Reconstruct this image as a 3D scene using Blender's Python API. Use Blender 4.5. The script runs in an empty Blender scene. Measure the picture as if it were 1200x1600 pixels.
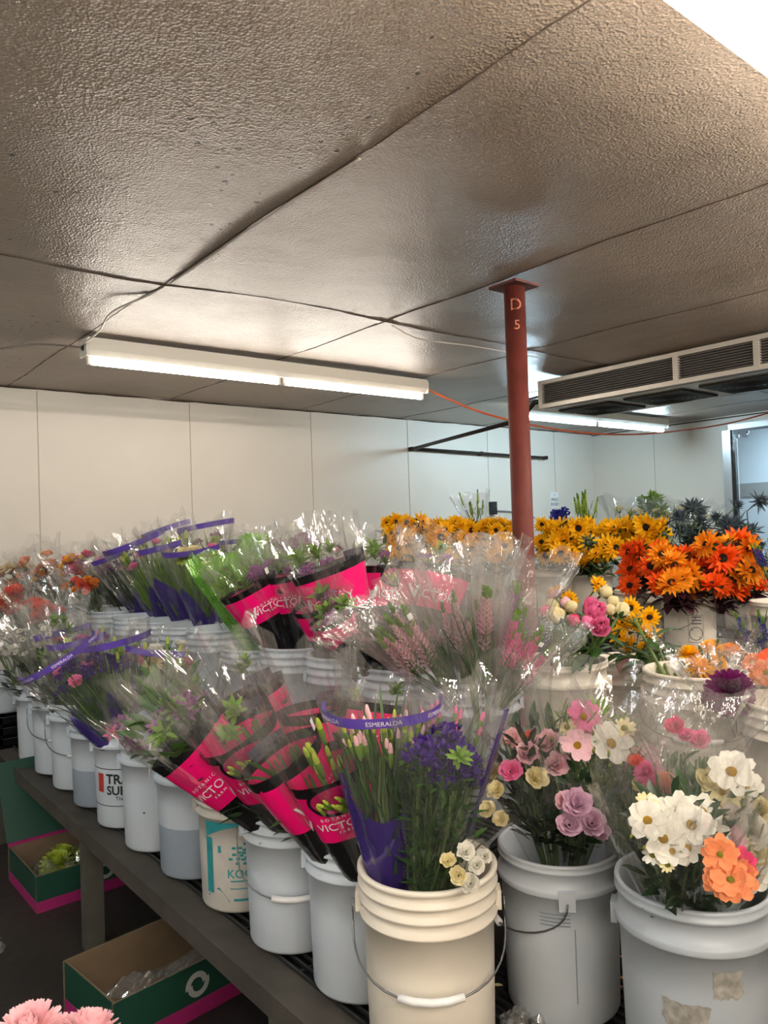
import bpy, math, random
from mathutils import Vector, Matrix
random.seed(7)
sc = bpy.context.scene
COL = sc.collection
R_ = math.radians
# ------------------------------------------------------------------ camera, world, exposure
EYE = Vector((0, 0, 1.55)); FL = 1200.0
f0 = Vector((.6293, .7772, 0)).normalized(); UPZ = Vector((0, 0, 1)); r0 = f0.cross(UPZ)
_p = 23/1200; _ro = R_(1.9)
CF = (f0*math.cos(_p)+UPZ*math.sin(_p)).normalized(); _u = r0.cross(CF)
CR = r0*math.cos(_ro)-_u*math.sin(_ro); CU = _u*math.cos(_ro)+r0*math.sin(_ro)
cam_d = bpy.data.cameras.new('camera'); cam = bpy.data.objects.new('camera', cam_d); COL.objects.link(cam)
cam_d.sensor_fit = 'VERTICAL'; cam_d.sensor_height = 36; cam_d.lens = 36*FL/1600; cam_d.clip_start = .02
M3 = Matrix((CR, CU, -CF)).transposed()
cam.matrix_world = Matrix.Translation(EYE) @ M3.to_4x4()
sc.camera = cam
sc.view_settings.view_transform = 'Standard'; sc.view_settings.look = 'None'
sc.view_settings.exposure = 1.2; sc.view_settings.gamma = 1; sc.view_settings.use_curve_mapping = False
w = bpy.data.worlds.new('world'); sc.world = w; w.use_nodes = True
w.node_tree.nodes['Background'].inputs[0].default_value = (.5, .55, .6, 1)
w.node_tree.nodes['Background'].inputs[1].default_value = .02
sc.cycles.transparent_max_bounces = 20; sc.cycles.max_bounces = 6; sc.cycles.use_adaptive_sampling = True; sc.cycles.adaptive_threshold = .02; sc.cycles.diffuse_bounces = 4
sc.cycles.glossy_bounces = 3; sc.cycles.transmission_bounces = 5
sc.cycles.sample_clamp_indirect = 3; sc.cycles.use_denoising = True; sc.cycles.caustics_reflective = False
WARM = (1, .90, .78); COOL = (.62, .86, 1.0); DAY = (.86, .95, 1.0)
LAMP_NEAR, LAMP_MID, LAMP_FAR, LAMP_OUT, FILL_BACK, FILL_SIDE = 19, 21, 42, 28, 66, 26

def ray(x, y): return CF*FL + CR*(x-600) + CU*(800-y)
def G(x, y, z):                      # point of a sight line at height z
    d = ray(x, y); return EYE + d*((z-1.55)/d.z)
def D(x, y, dep):                    # point of a sight line at a depth in metres
    d = ray(x, y); return EYE + d*(dep/d.dot(f0))

def WB(x, y):                        # point of a sight line on the back wall
    d = ray(x, y); return EYE + d*(5.88/d.y)
# ------------------------------------------------------------------ helpers
class MB:
    def __init__(s): s.v = []; s.f = []; s.m = []; s.smooth = True
    def vert(s, p): s.v.append(tuple(p)); return len(s.v)-1
    def face(s, idx, m=0): s.f.append(tuple(idx)); s.m.append(m)
    def box(s, c, d, m=0, rz=0, rot=None):
        M = rot if rot is not None else Matrix.Rotation(rz, 3, 'Z')
        c = Vector(c); b = len(s.v)
        for z in (-.5, .5):
            for x, y in ((-.5, -.5), (.5, -.5), (.5, .5), (-.5, .5)):
                s.vert(c + M @ Vector((x*d[0], y*d[1], z*d[2])))
        for q in ((3, 2, 1, 0), (4, 5, 6, 7), (0, 1, 5, 4), (1, 2, 6, 5), (2, 3, 7, 6), (3, 0, 4, 7)):
            s.face([b+i for i in q], m)
    def bar(s, a, b_, wx, wz, m=0):
        a = Vector(a); b_ = Vector(b_); d = b_-a; L = d.length; y = d/L
        up = UPZ if abs(y.z) < .9 else Vector((1, 0, 0))
        x = y.cross(up).normalized(); z = x.cross(y)
        s.box((a+b_)/2, (wx, L, wz), m, rot=Matrix((x, y, z)).transposed())
    def tube(s, pts, r, n=8, m=0, cap=True):
        pts = [Vector(p) for p in pts]; rs = r if isinstance(r, (list, tuple)) else [r]*len(pts)
        rings = []
        for i, p in enumerate(pts):
            t = (pts[min(i+1, len(pts)-1)]-pts[max(i-1, 0)]).normalized()
            up = UPZ if abs(t.z) < .95 else Vector((1, 0, 0))
            a = t.cross(up).normalized(); b = a.cross(t)
            rings.append([s.vert(p+(a*math.cos(k*2*math.pi/n)+b*math.sin(k*2*math.pi/n))*rs[i]) for k in range(n)])
        for i in range(len(rings)-1):
            for k in range(n):
                s.face((rings[i][k], rings[i][(k+1) % n], rings[i+1][(k+1) % n], rings[i+1][k]), m)
        if cap: s.face(rings[0][::-1], m); s.face(rings[-1], m)
    def lathe(s, prof, n=48, m=0, c=(0, 0, 0), mf=None):
        rings = []
        for (r, z) in prof:
            if r < 1e-6: rings.append([s.vert((c[0], c[1], c[2]+z))]*n)
            else: rings.append([s.vert((c[0]+r*math.cos(k*2*math.pi/n), c[1]+r*math.sin(k*2*math.pi/n), c[2]+z)) for k in range(n)])
        for i in range(len(prof)-1):
            for k in range(n):
                q = [rings[i][k], rings[i][(k+1) % n], rings[i+1][(k+1) % n], rings[i+1][k]]
                q2 = []
                for j in q:
                    if j not in q2: q2.append(j)
                if len(q2) > 2: s.face(q2, mf(i) if mf else m)
    def ell(s, c, rx, ry, rz, n=10, k=6, m=0):
        prof = [(math.sin(math.pi*i/k), -math.cos(math.pi*i/k)) for i in range(k+1)]
        b = len(s.v); s.lathe([(max(p[0], 0), p[1]) for p in prof], n, m)
        for i in range(b, len(s.v)):
            v = s.v[i]; s.v[i] = (c[0]+v[0]*rx, c[1]+v[1]*ry, c[2]+v[2]*rz)
    def mesh(s, name, mats, smooth=None):
        me = bpy.data.meshes.new(name); me.from_pydata(s.v, [], s.f)
        for mt in (mats if isinstance(mats, (list, tuple)) else [mats]): me.materials.append(mt)
        me.polygons.foreach_set('material_index', s.m)
        sm = s.smooth if smooth is None else smooth
        me.polygons.foreach_set('use_smooth', [sm]*len(s.f)); me.update()
        return me
    def build(s, name, mats, parent=None, smooth=None):
        return link(name, s.mesh(name, mats, smooth), parent)
def link(name, me, parent=None, mat=None):
    o = bpy.data.objects.new(name, me); COL.objects.link(o)
    if parent is not None: o.parent = parent
    if mat is not None: o.matrix_local = mat
    return o
def tag(o, label=None, cat=None, group=None, kind=None):
    if label: o['label'] = label
    if cat: o['category'] = cat
    if group: o['group'] = group
    if kind: o['kind'] = kind
    return o
def empty(name, loc, mat=None):
    o = bpy.data.objects.new(name, None); COL.objects.link(o); o.empty_display_size = .05
    if mat is not None: o.matrix_world = mat
    else: o.location = loc
    return o
def struct(o): o['kind'] = 'structure'; return o

# ------------------------------------------------------------------ materials
def mat(name, col, rough=.5, spec=.5, metal=0, bump=None, var=None, trans=0, emit=None):
    m = bpy.data.materials.new(name); m.use_nodes = True; nt = m.node_tree; N = nt.nodes; b = N['Principled BSDF']
    b.inputs['Base Color'].default_value = (*col, 1); b.inputs['Roughness'].default_value = rough
    b.inputs['Specular IOR Level'].default_value = spec; b.inputs['Metallic'].default_value = metal
    tc = N.new('ShaderNodeTexCoord')
    if var:                                        # (scale, amount)
        n = N.new('ShaderNodeTexNoise'); n.inputs['Scale'].default_value = var[0]; n.inputs['Detail'].default_value = 4
        r = N.new('ShaderNodeMapRange'); r.inputs['From Min'].default_value = .3; r.inputs['From Max'].default_value = .7
        r.inputs['To Min'].default_value = 1-var[1]; r.inputs['To Max'].default_value = 1+var[1]*.4
        h = N.new('ShaderNodeHueSaturation'); h.inputs['Color'].default_value = (*col, 1)
        nt.links.new(tc.outputs['Object'], n.inputs['Vector']); nt.links.new(n.outputs['Fac'], r.inputs['Value'])
        nt.links.new(r.outputs[0], h.inputs['Value']); nt.links.new(h.outputs[0], b.inputs['Base Color'])
    if bump:                                       # (scale, strength, distance)
        n = N.new('ShaderNodeTexNoise'); n.inputs['Scale'].default_value = bump[0]; n.inputs['Detail'].default_value = 3
        bb = N.new('ShaderNodeBump'); bb.inputs['Strength'].default_value = bump[1]; bb.inputs['Distance'].default_value = bump[2]
        nt.links.new(tc.outputs['Object'], n.inputs['Vector']); nt.links.new(n.outputs['Fac'], bb.inputs['Height'])
        nt.links.new(bb.outputs[0], b.inputs['Normal'])
    if trans:
        t = N.new('ShaderNodeBsdfTranslucent'); t.inputs[0].default_value = (*col, 1)
        mx = N.new('ShaderNodeMixShader'); mx.inputs[0].default_value = trans
        out = N['Material Output']
        nt.links.new(b.outputs[0], mx.inputs[1]); nt.links.new(t.outputs[0], mx.inputs[2]); nt.links.new(mx.outputs[0], out.inputs[0])
    if emit: b.inputs['Emission Color'].default_value = (*emit[0], 1); b.inputs['Emission Strength'].default_value = emit[1]
    return m
def srgb(r, g, b):
    f = lambda c: (c/255/12.92 if c/255 <= .04045 else ((c/255+.055)/1.055)**2.4)
    return (f(r), f(g), f(b))
def film_mat(name, tint=(1, 1, 1), haze=.05, hcol=(.8, .8, .78), rough=.07, dens=1.0, fr=1.5, bump=.35):
    m = bpy.data.materials.new(name); m.use_nodes = True; nt = m.node_tree; N = nt.nodes; N.clear()
    L = nt.links.new
    tc = N.new('ShaderNodeTexCoord'); no = N.new('ShaderNodeTexNoise'); no.inputs['Scale'].default_value = 28; no.inputs['Detail'].default_value = 3
    mp = N.new('ShaderNodeMapping'); mp.inputs['Scale'].default_value = (1, 1, .12)
    L(tc.outputs['Object'], mp.inputs[0]); L(mp.outputs[0], no.inputs['Vector'])
    bu = N.new('ShaderNodeBump'); bu.inputs['Strength'].default_value = bump; bu.inputs['Distance'].default_value = .012
    L(no.outputs['Fac'], bu.inputs['Height'])
    tr = N.new('ShaderNodeBsdfTransparent'); tr.inputs[0].default_value = (*tint, 1)
    gl = N.new('ShaderNodeBsdfGlossy'); gl.inputs['Roughness'].default_value = rough; L(bu.outputs[0], gl.inputs['Normal'])
    df = N.new('ShaderNodeBsdfDiffuse'); df.inputs[0].default_value = (*hcol, 1)
    ts = N.new('ShaderNodeBsdfTranslucent'); ts.inputs[0].default_value = (*hcol, 1)
    m0 = N.new('ShaderNodeMixShader'); m0.inputs[0].default_value = .5; L(df.outputs[0], m0.inputs[1]); L(ts.outputs[0], m0.inputs[2])
    m1 = N.new('ShaderNodeMixShader'); m1.inputs[0].default_value = haze; L(tr.outputs[0], m1.inputs[1]); L(m0.outputs[0], m1.inputs[2])
    fn = N.new('ShaderNodeLayerWeight'); fn.inputs['Blend'].default_value = .5; L(bu.outputs[0], fn.inputs['Normal'])
    pw = N.new('ShaderNodeMath'); pw.operation = 'POWER'; pw.inputs[1].default_value = 4.5; L(fn.outputs['Facing'], pw.inputs[0])
    mu = N.new('ShaderNodeMath'); mu.operation = 'MULTIPLY_ADD'; mu.inputs[1].default_value = .8*dens; mu.inputs[2].default_value = .095*dens; mu.use_clamp = True; L(pw.outputs[0], mu.inputs[0])
    m2 = N.new('ShaderNodeMixShader'); L(mu.outputs[0], m2.inputs[0]); L(m1.outputs[0], m2.inputs[1]); L(gl.outputs[0], m2.inputs[2])
    o = N.new('ShaderNodeOutputMaterial'); L(m2.outputs[0], o.inputs[0])
    return m
FILM = film_mat('clear_cellophane', haze=.05, dens=1.0, fr=1.38, rough=.04)
FILM_M = film_mat('ribbed_film', haze=.13, dens=1.1, fr=1.4, rough=.05, bump=.6)
FILM_G = film_mat('green_printed_film', tint=(.75, .95, .6), haze=.35, hcol=(.35, .75, .12))
PURP_T = film_mat('purple_film', tint=(.45, .35, .8), haze=.6, hcol=srgb(92, 70, 170), dens=1.0)
PURP = mat('purple_strip', srgb(88, 66, 158), .3)
PINK = mat('hot_pink_plastic', srgb(232, 10, 110), .28, .5, bump=(14, .3, .01))
PINK_D = mat('pink_inner', srgb(170, 20, 90), .4)
BLACK = mat('black_plastic', (.006, .006, .007), .25, .5, bump=(16, .5, .012))
GREYT = mat('grey_trim', srgb(80, 78, 92), .35)
WHITE_INK = mat('white_ink', (.85, .8, .82), .5)
LABELW = mat('white_label', (.8, .8, .78), .5)
B_WARM = mat('bucket_cream', srgb(226, 218, 203), .38, .5, var=(6, .05), bump=(18, .06, .004))
B_COOL = mat('bucket_white', srgb(196, 205, 214), .38, .5, var=(6, .05), bump=(18, .06, .004))
B_MILK = mat('bucket_milky', srgb(184, 193, 202), .45, .4, var=(5, .08))
B_WET = mat('bucket_below_water_line', srgb(142, 153, 166), .45, .4, var=(5, .08))
B_OLD = mat('bucket_dirty', srgb(200, 196, 188), .45, .4, var=(9, .18))
WIRE = mat('bail_wire', srgb(120, 120, 122), .35, .5, .8)
GRIP = mat('grip_white', srgb(225, 225, 225), .35)
WATER = mat('water', (.05, .06, .06), .05)
LEAF = mat('leaf_green', srgb(58, 92, 40), .45, .4, var=(30, .35), trans=.18)
LEAF_L = mat('leaf_light', srgb(112, 148, 52), .45, .4, var=(30, .3), trans=.2)
LEAF_D = mat('leaf_dark', srgb(38, 62, 34), .4, .5, var=(30, .35), trans=.1)
LEAF_P = mat('leaf_burgundy', srgb(70, 34, 44), .5, .4, var=(30, .3))
THIS = mat('thistle_grey', srgb(70, 84, 92), .6, var=(30, .35))
STEM = mat('stem_green', srgb(88, 112, 54), .5, var=(12, .3))
def petal_mat(n, c, v=.18): return mat('petal_'+n, c, .6, .25, var=(9, v), trans=.3)
PC = dict(yellow=srgb(255, 196, 18), orange=srgb(245, 92, 18), amber=srgb(250, 160, 30), white=srgb(236, 233, 222), cream=srgb(238, 226, 178),
          pink=srgb(240, 130, 178), palepink=srgb(240, 196, 206), mauve=srgb(206, 168, 190), coral=srgb(238, 92, 66), peach=srgb(242, 168, 128),
          apricot=srgb(236, 148, 100), purple=srgb(70, 38, 124), plum=srgb(108, 26, 88), lilac=srgb(168, 104, 160), blue=srgb(52, 52, 150),
          hotpink=srgb(222, 70, 120), blush=srgb(252, 205, 210), lime=srgb(190, 205, 80))
PM = {k: petal_mat(k, c) for k, c in PC.items()}
C_DARK = mat('seed_dark', srgb(34, 20, 12), .85, bump=(160, 1, .01)); C_YEL = mat('centre_yellow', srgb(238, 182, 30), .8, bump=(200, 1, .01))
C_LIME = mat('centre_lime', srgb(180, 180, 50), .8, bump=(200, 1, .01))

# ------------------------------------------------------------------ text wrapped on things
_tc = {}
def text_geo(s, bold=0.0):
    key = (s, bold)
    if key in _tc: return _tc[key]
    cu = bpy.data.curves.new('t', 'FONT'); cu.body = s; cu.size = 1; cu.align_x = 'CENTER'; cu.align_y = 'CENTER'; cu.offset = bold; cu.resolution_u = 3
    o = bpy.data.objects.new('t', cu); COL.objects.link(o); bpy.context.view_layer.update()
    me = bpy.data.meshes.new_from_object(o.evaluated_get(bpy.context.evaluated_depsgraph_get()))
    res = ([(v.co.x, v.co.y) for v in me.vertices], [tuple(p.vertices) for p in me.polygons])
    bpy.data.objects.remove(o); bpy.data.curves.remove(cu); bpy.data.meshes.remove(me)
    _tc[key] = res; return res
def text_to(mb, s, size, fmap, bold=0.0, off=(0, 0), m=0, rot=0):
    vs, fs = text_geo(s, bold); b = len(mb.v); c, sn = math.cos(rot), math.sin(rot)
    for x, y in vs:
        x *= size; y *= size
        mb.vert(fmap(off[0]+x*c-y*sn, off[1]+x*sn+y*c))
    for f in fs: mb.face([b+i for i in f], m)
def patch(mb, x0, y0, x1, y1, fmap, m=0, n=8, k=2):
    b = len(mb.v)
    for j in range(k+1):
        for i in range(n+1): mb.vert(fmap(x0+(x1-x0)*i/n, y0+(y1-y0)*j/k))
    for j in range(k):
        for i in range(n): a = b+j*(n+1)+i; mb.face((a, a+1, a+n+2, a+n+1), m)

# ------------------------------------------------------------------ room
H = 2.62; XR = 8.2; YB = 5.88; XL = -1.6; YF = -2.2
def ceil_mat():
    m = mat('ceiling_embossed', srgb(150, 137, 124), .29, .7); nt = m.node_tree; N = nt.nodes; L = nt.links.new; b = N['Principled BSDF']
    tc = N.new('ShaderNodeTexCoord')
    vo = N.new('ShaderNodeTexVoronoi'); vo.inputs['Scale'].default_value = 130; L(tc.outputs['Object'], vo.inputs['Vector'])
    n1 = N.new('ShaderNodeTexNoise'); n1.inputs['Scale'].default_value = 70; n1.inputs['Detail'].default_value = 2; L(tc.outputs['Object'], n1.inputs['Vector'])
    ad = N.new('ShaderNodeMath'); ad.operation = 'ADD'; L(vo.outputs['Distance'], ad.inputs[0]); L(n1.outputs['Fac'], ad.inputs[1])
    bu = N.new('ShaderNodeBump'); bu.inputs['Strength'].default_value = .8; bu.inputs['Distance'].default_value = .004; L(ad.outputs[0], bu.inputs['Height'])
    n3 = N.new('ShaderNodeTexNoise'); n3.inputs['Scale'].default_value = 3.2; n3.inputs['Detail'].default_value = 3; L(tc.outputs['Object'], n3.inputs['Vector'])
    bu2 = N.new('ShaderNodeBump'); bu2.inputs['Strength'].default_value = .45; bu2.inputs['Distance'].default_value = .04; L(n3.outputs['Fac'], bu2.inputs['Height'])
    L(bu2.outputs[0], bu.inputs['Normal']); L(bu.outputs[0], b.inputs['Normal'])
    # dirt: soft brown blotches, small dark mould specks in a patch, seam lines
    n2 = N.new('ShaderNodeTexNoise'); n2.inputs['Scale'].default_value = 1.3; n2.inputs['Detail'].default_value = 6; L(tc.outputs['Object'], n2.inputs['Vector'])
    r2 = N.new('ShaderNodeValToRGB'); r2.color_ramp.elements[0].position = .32; r2.color_ramp.elements[0].color = (*srgb(124, 109, 94), 1)
    r2.color_ramp.elements[1].position = .6; r2.color_ramp.elements[1].color = (*srgb(148, 134, 120), 1); L(n2.outputs['Fac'], r2.inputs[0])
    v2 = N.new('ShaderNodeTexVoronoi'); v2.inputs['Scale'].default_value = 16; L(tc.outputs['Object'], v2.inputs['Vector'])
    c2 = N.new('ShaderNodeMath'); c2.operation = 'LESS_THAN'; c2.inputs[1].default_value = .15; L(v2.outputs['Distance'], c2.inputs[0])
    n4 = N.new('ShaderNodeTexNoise'); n4.inputs['Scale'].default_value = 2.1; n4.inputs['Detail'].default_value = 3; L(tc.outputs['Object'], n4.inputs['Vector'])
    c4 = N.new('ShaderNodeMath'); c4.operation = 'GREATER_THAN'; c4.inputs[1].default_value = .53; L(n4.outputs['Fac'], c4.inputs[0])
    mm = N.new('ShaderNodeMath'); mm.operation = 'MULTIPLY'; L(c2.outputs[0], mm.inputs[0]); L(c4.outputs[0], mm.inputs[1])
    # specks only on the old panel near the aisle
    gx = N.new('ShaderNodeSeparateXYZ'); L(tc.outputs['Object'], gx.inputs[0])
    lx = N.new('ShaderNodeMath'); lx.operation = 'LESS_THAN'; lx.inputs[1].default_value = 1.3; L(gx.outputs[0], lx.inputs[0])
    m5 = N.new('ShaderNodeMath'); m5.operation = 'MULTIPLY'; L(mm.outputs[0], m5.inputs[0]); L(lx.outputs[0], m5.inputs[1])
    mx = N.new('ShaderNodeMixRGB'); mx.inputs[2].default_value = (.03, .025, .02, 1); L(m5.outputs[0], mx.inputs[0]); L(r2.outputs[0], mx.inputs[1])
    L(mx.outputs[0], b.inputs['Base Color'])
    return m
SEAM = mat('seam_dirt', srgb(70, 56, 44), .8)
TRIMW = mat('seam_cover', srgb(176, 162, 146), .4, .5)
def ceiling():
    mb = MB(); xs = []; x = XL
    nx = int((XR-XL)/.07); ny = int((YB-YF)/.07); idx = []
    for j in range(ny+1):
        y = YF+(YB-YF)*j/ny
        for i in range(nx+1):
            x = XL+(XR-XL)*i/nx
            k = (x-1.36)/1.21; d = abs(k-round(k))*1.21
            sag = -.003*math.cos(2*math.pi*k)*(.5+.5*math.sin(y*2.3+x)) + .006*math.sin(5*y+2*x)
            sag += .012*math.exp(-((y-3.13)/.12)**2)*math.sin(x*4)
            edge = min(1, (XR-x)/.5, (YB-y)/.5, (y-YF)/.5+.01)
            mb.vert((x, y, H+.015+sag*max(edge, 0)*.75))
    for j in range(ny):
        for i in range(nx): a = j*(nx+1)+i; mb.face((a, a+nx+1, a+nx+2, a+1))
    struct(mb.build('ceiling', ceil_mat()))
    bk = MB(); bk.box(((XL+XR)/2, (YB+YF)/2, H+.1), (XR-XL, YB-YF, .08)); struct(bk.build('trim_1', TRIMW))
    def zc(x, y):
        k = (x-1.36)/1.21
        sag = -.003*math.cos(2*math.pi*k)*(.5+.5*math.sin(y*2.3+x)) + .006*math.sin(5*y+2*x)+.012*math.exp(-((y-3.13)/.12)**2)*math.sin(x*4)
        edge = min(1, (XR-x)/.5, (YB-y)/.5, (y-YF)/.5+.01)
        return H+.015+sag*max(edge, 0)*.75
    n = 2
    for k in range(-2, 6):
        x = 1.36+1.21*k
        if not XL < x < XR: continue
        mb = MB(); rr = random.Random(k); pts = []
        y = YF+.02
        while y < YB: pts.append((x+rr.uniform(-.003, .003), y, zc(x, y)-.0005)); y += .07
        mb.tube(pts, [rr.uniform(.0012, .0034) for _ in pts], 5)
        struct(mb.build('trim_%d' % n, SEAM)); n += 1
    for y in (3.13, .0+(-.9)):
        mb = MB(); pts = []; x = XL+.02; rr = random.Random(int(y*10))
        while x < XR: pts.append((x, y+rr.uniform(-.004, .004)+.02*math.sin(x*2), zc(x, y)-.001)); x += .07
        mb.tube(pts, [rr.uniform(.001, .003) for _ in pts], 5); struct(mb.build('trim_%d' % n, SEAM)); n += 1
    return zc
ZC = ceiling()
WALLM = mat('wall_panel', srgb(214, 208, 198), .42, .4, var=(1.2, .05), bump=(60, .12, .004))
WALLD = mat('wall_seam', srgb(176, 168, 152), .6)
def wall(name, c, d, M=WALLM):
    mb = MB(); mb.box(c, d); return struct(mb.build(name, M, smooth=False))
wall('wall_back', ((XL+XR)/2, YB+.06, H/2+.05), (XR-XL+.4, .12, H+.1))
wall('wall_left', (XL-.06, (YB+YF)/2, H/2), (.12, YB-YF, H))
wall('wall_front', ((XL+XR)/2, YF-.06, H/2), (XR-XL+.4, .12, H))
DY0, DY1, DZ = 2.6, 4.08, 2.47                      # doorway in the right wall
mb = MB(); mb.box((XR+.06, (YB+DY1)/2, H/2+.05), (.12, YB-DY1, H+.1)); mb.box((XR+.06, (YF+DY0)/2, H/2+.05), (.12, DY0-YF, H+.1))
mb.box((XR+.06, (DY0+DY1)/2, (H+.1+DZ)/2), (.12, DY1-DY0, H+.1-DZ)); struct(mb.build('wall_right', WALLM, smooth=False))
wall('wall_outer', (XR+1.5, 3.3, 1.3), (.1, 4.2, 2.8), mat('outer_wall', srgb(206, 216, 226), .5))
FLOORM = mat('floor_concrete', srgb(44, 39, 36), .55, .4, var=(2.5, .45), bump=(20, .3, .01))
wall('floor', ((XL+XR)/2+.8, (YB+YF)/2, -.05), (XR-XL+2, YB-YF+.4, .1), FLOORM)
wall('trim_30', (XR+1.44, 3.3, 1.86), (.02, 4.1, .17), mat('grey_band', srgb(150, 152, 152), .4))
wall('ceiling', (XR+.85, 3.3, H+.06), (1.46, 4.2, .06), WALLM)
mb = MB()
for i, x in enumerate([.3, 1.56+.0, 2.74, 3.93, 5.10, 6.27, 7.43]):
    mb.box((x, YB-.0015, H/2), (.006, .004, H))
struct(mb.build('trim_20', WALLD, smooth=False))
mb = MB(); mb.box((XR-.0015, 5.02, H/2), (.004, .006, H)); struct(mb.build('trim_21', WALLD, smooth=False))
mb = MB(); pts = []; x = XL
rr = random.Random(3)
while x < XR: pts.append((x, YB-.004, ZC(x, YB-.01)-.006+rr.uniform(-.003, .003))); x += .11
mb.tube(pts, [rr.uniform(.003, .008) for _ in pts], 5); struct(mb.build('trim_22', SEAM))
mb = MB(); mb.bar((XR-.004, YF, H-.004), (XR-.004, YB, H-.004), .01, .012); struct(mb.build('trim_23', SEAM))
# sliding door frame and roller
ALU = mat('aluminium', srgb(176, 178, 180), .35, .5, .7)
door = empty('door_1', (XR, DY1, 0)); struct(door)
mb = MB(); mb.box((-.03, .035, DZ/2), (.06, .09, DZ)); mb.box((-.03, -.74, DZ+.03), (.06, 1.5, .06)); mb.build('door_frame', ALU, door, False)
mb = MB(); mb.box((-.01, -.03, DZ/2), (.05, .03, DZ)); mb.build('door_gasket', BLACK, door, False)
mb = MB(); mb.box((-.07, -.14, DZ-.03), (.03, .16, .05)); mb.box((-.075, -.1, DZ-.07), (.03, .03, .06)); mb.tube([(-.07, -.18, DZ-.07), (-.1, -.18, DZ-.07)], .03, 12)
mb.box((-.07, -.8, DZ-.015), (.02, 1.2, .025)); mb.build('door_track', mat('dark_metal', srgb(60, 60, 62), .4, .5, .6), door, False)

# ------------------------------------------------------------------ lamps
HOUS = mat('lamp_housing', srgb(224, 220, 210), .35)
def strip(y, x0, n, L, col, power, label, rt=.019):
    x1 = x0+n*L; root = empty('strip_light', ((x0+x1)/2, y, H-.1))
    tag(root, label, 'ceiling light')
    def loc(p): return (p[0]-(x0+x1)/2, p[1]-y, p[2]-(H-.1))
    mb = MB(); prof = [(-.03, .0), (-.055, .03), (-.055, .095), (.055, .095), (.055, .03), (.03, .0)]
    a = [mb.vert((x0-(x0+x1)/2, q[0], q[1])) for q in prof]; b = [mb.vert((x1-(x0+x1)/2, q[0], q[1])) for q in prof]
    for i in range(6): j = (i+1) % 6; mb.face((a[i], b[i], b[j], a[j]))
    mb.face(a); mb.face(b[::-1]); mb.build('housing', HOUS, root, False)
    em = mat('lamp_tube_%s' % label[:4], (1, 1, 1), .4, emit=(col, power))
    for k in range(n):
        xa, xb = x0+k*L+.03, x0+(k+1)*L-.03
        t = MB(); t.tube([loc((xa, y, H-.106-rt)), loc((xb, y, H-.106-rt))], rt, 16); t.build('lamp_tube', em, root)
        for xx in (xa-.012, xb+.012):
            s = MB(); s.box(loc((xx, y, H-.118)), (.018, .03, .055)); s.build('lamp_holder', HOUS, root, False)
    e = MB(); e.box(loc((x0-.004, y, H-.06)), (.01, .11, .085)); e.box(loc((x1+.004, y, H-.06)), (.01, .11, .085)); e.build('end_cap', HOUS, root, False)
    k_ = MB(); k_.tube([loc((x0-.012, y, H-.055)), loc((x0-.004, y, H-.055))], .018, 12); k_.build('knockout', BLACK, root)
    return root
strip(4.19, 1.36, 2, 1.22, WARM, LAMP_MID, 'twin-tube fluorescent strip light left of the red column')
strip(.69, .3, 1, 2.44, WARM, LAMP_NEAR, 'bright fluorescent strip light cut off by the top right corner', rt=.030)
strip(.69, 3.0, 1, 2.44, WARM, LAMP_NEAR*5, 'second strip light in line with the bright corner one')  # fill lamp added out of view to brighten the right side and its ceiling
strip(-1.2, -1.3, 1, 2.44, WARM, FILL_BACK, 'strip light over the aisle behind the viewer', rt=.03)  # fill lamp added behind the camera to light the bucket fronts
strip(1.5, -1.52, 1, 1.22, DAY, FILL_SIDE, 'short strip light over the aisle near the left wall', rt=.03)  # fill lamp added off to the left for the low row's aisle faces
strip(2.7, -1.52, 1, 1.22, DAY, FILL_SIDE, 'short strip light farther along the left wall', rt=.03)  # another added fill lamp, unseen, for the farther low-row buckets
strip(4.55, 5.2, 2, 1.22, COOL, LAMP_FAR, 'far fluorescent strip light behind the evaporator, cool white')
lo = empty('outer_lamp', (XR+.8, 3.4, H-.02)); tag(lo, 'lamp lighting the space beyond the doorway', 'ceiling light')
mb = MB(); mb.box((0, 0, 0), (.2, 1.0, .04)); mb.build('housing', mat('outer_lamp_face', (1, 1, 1), emit=(COOL, LAMP_OUT)), lo, False)

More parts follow.
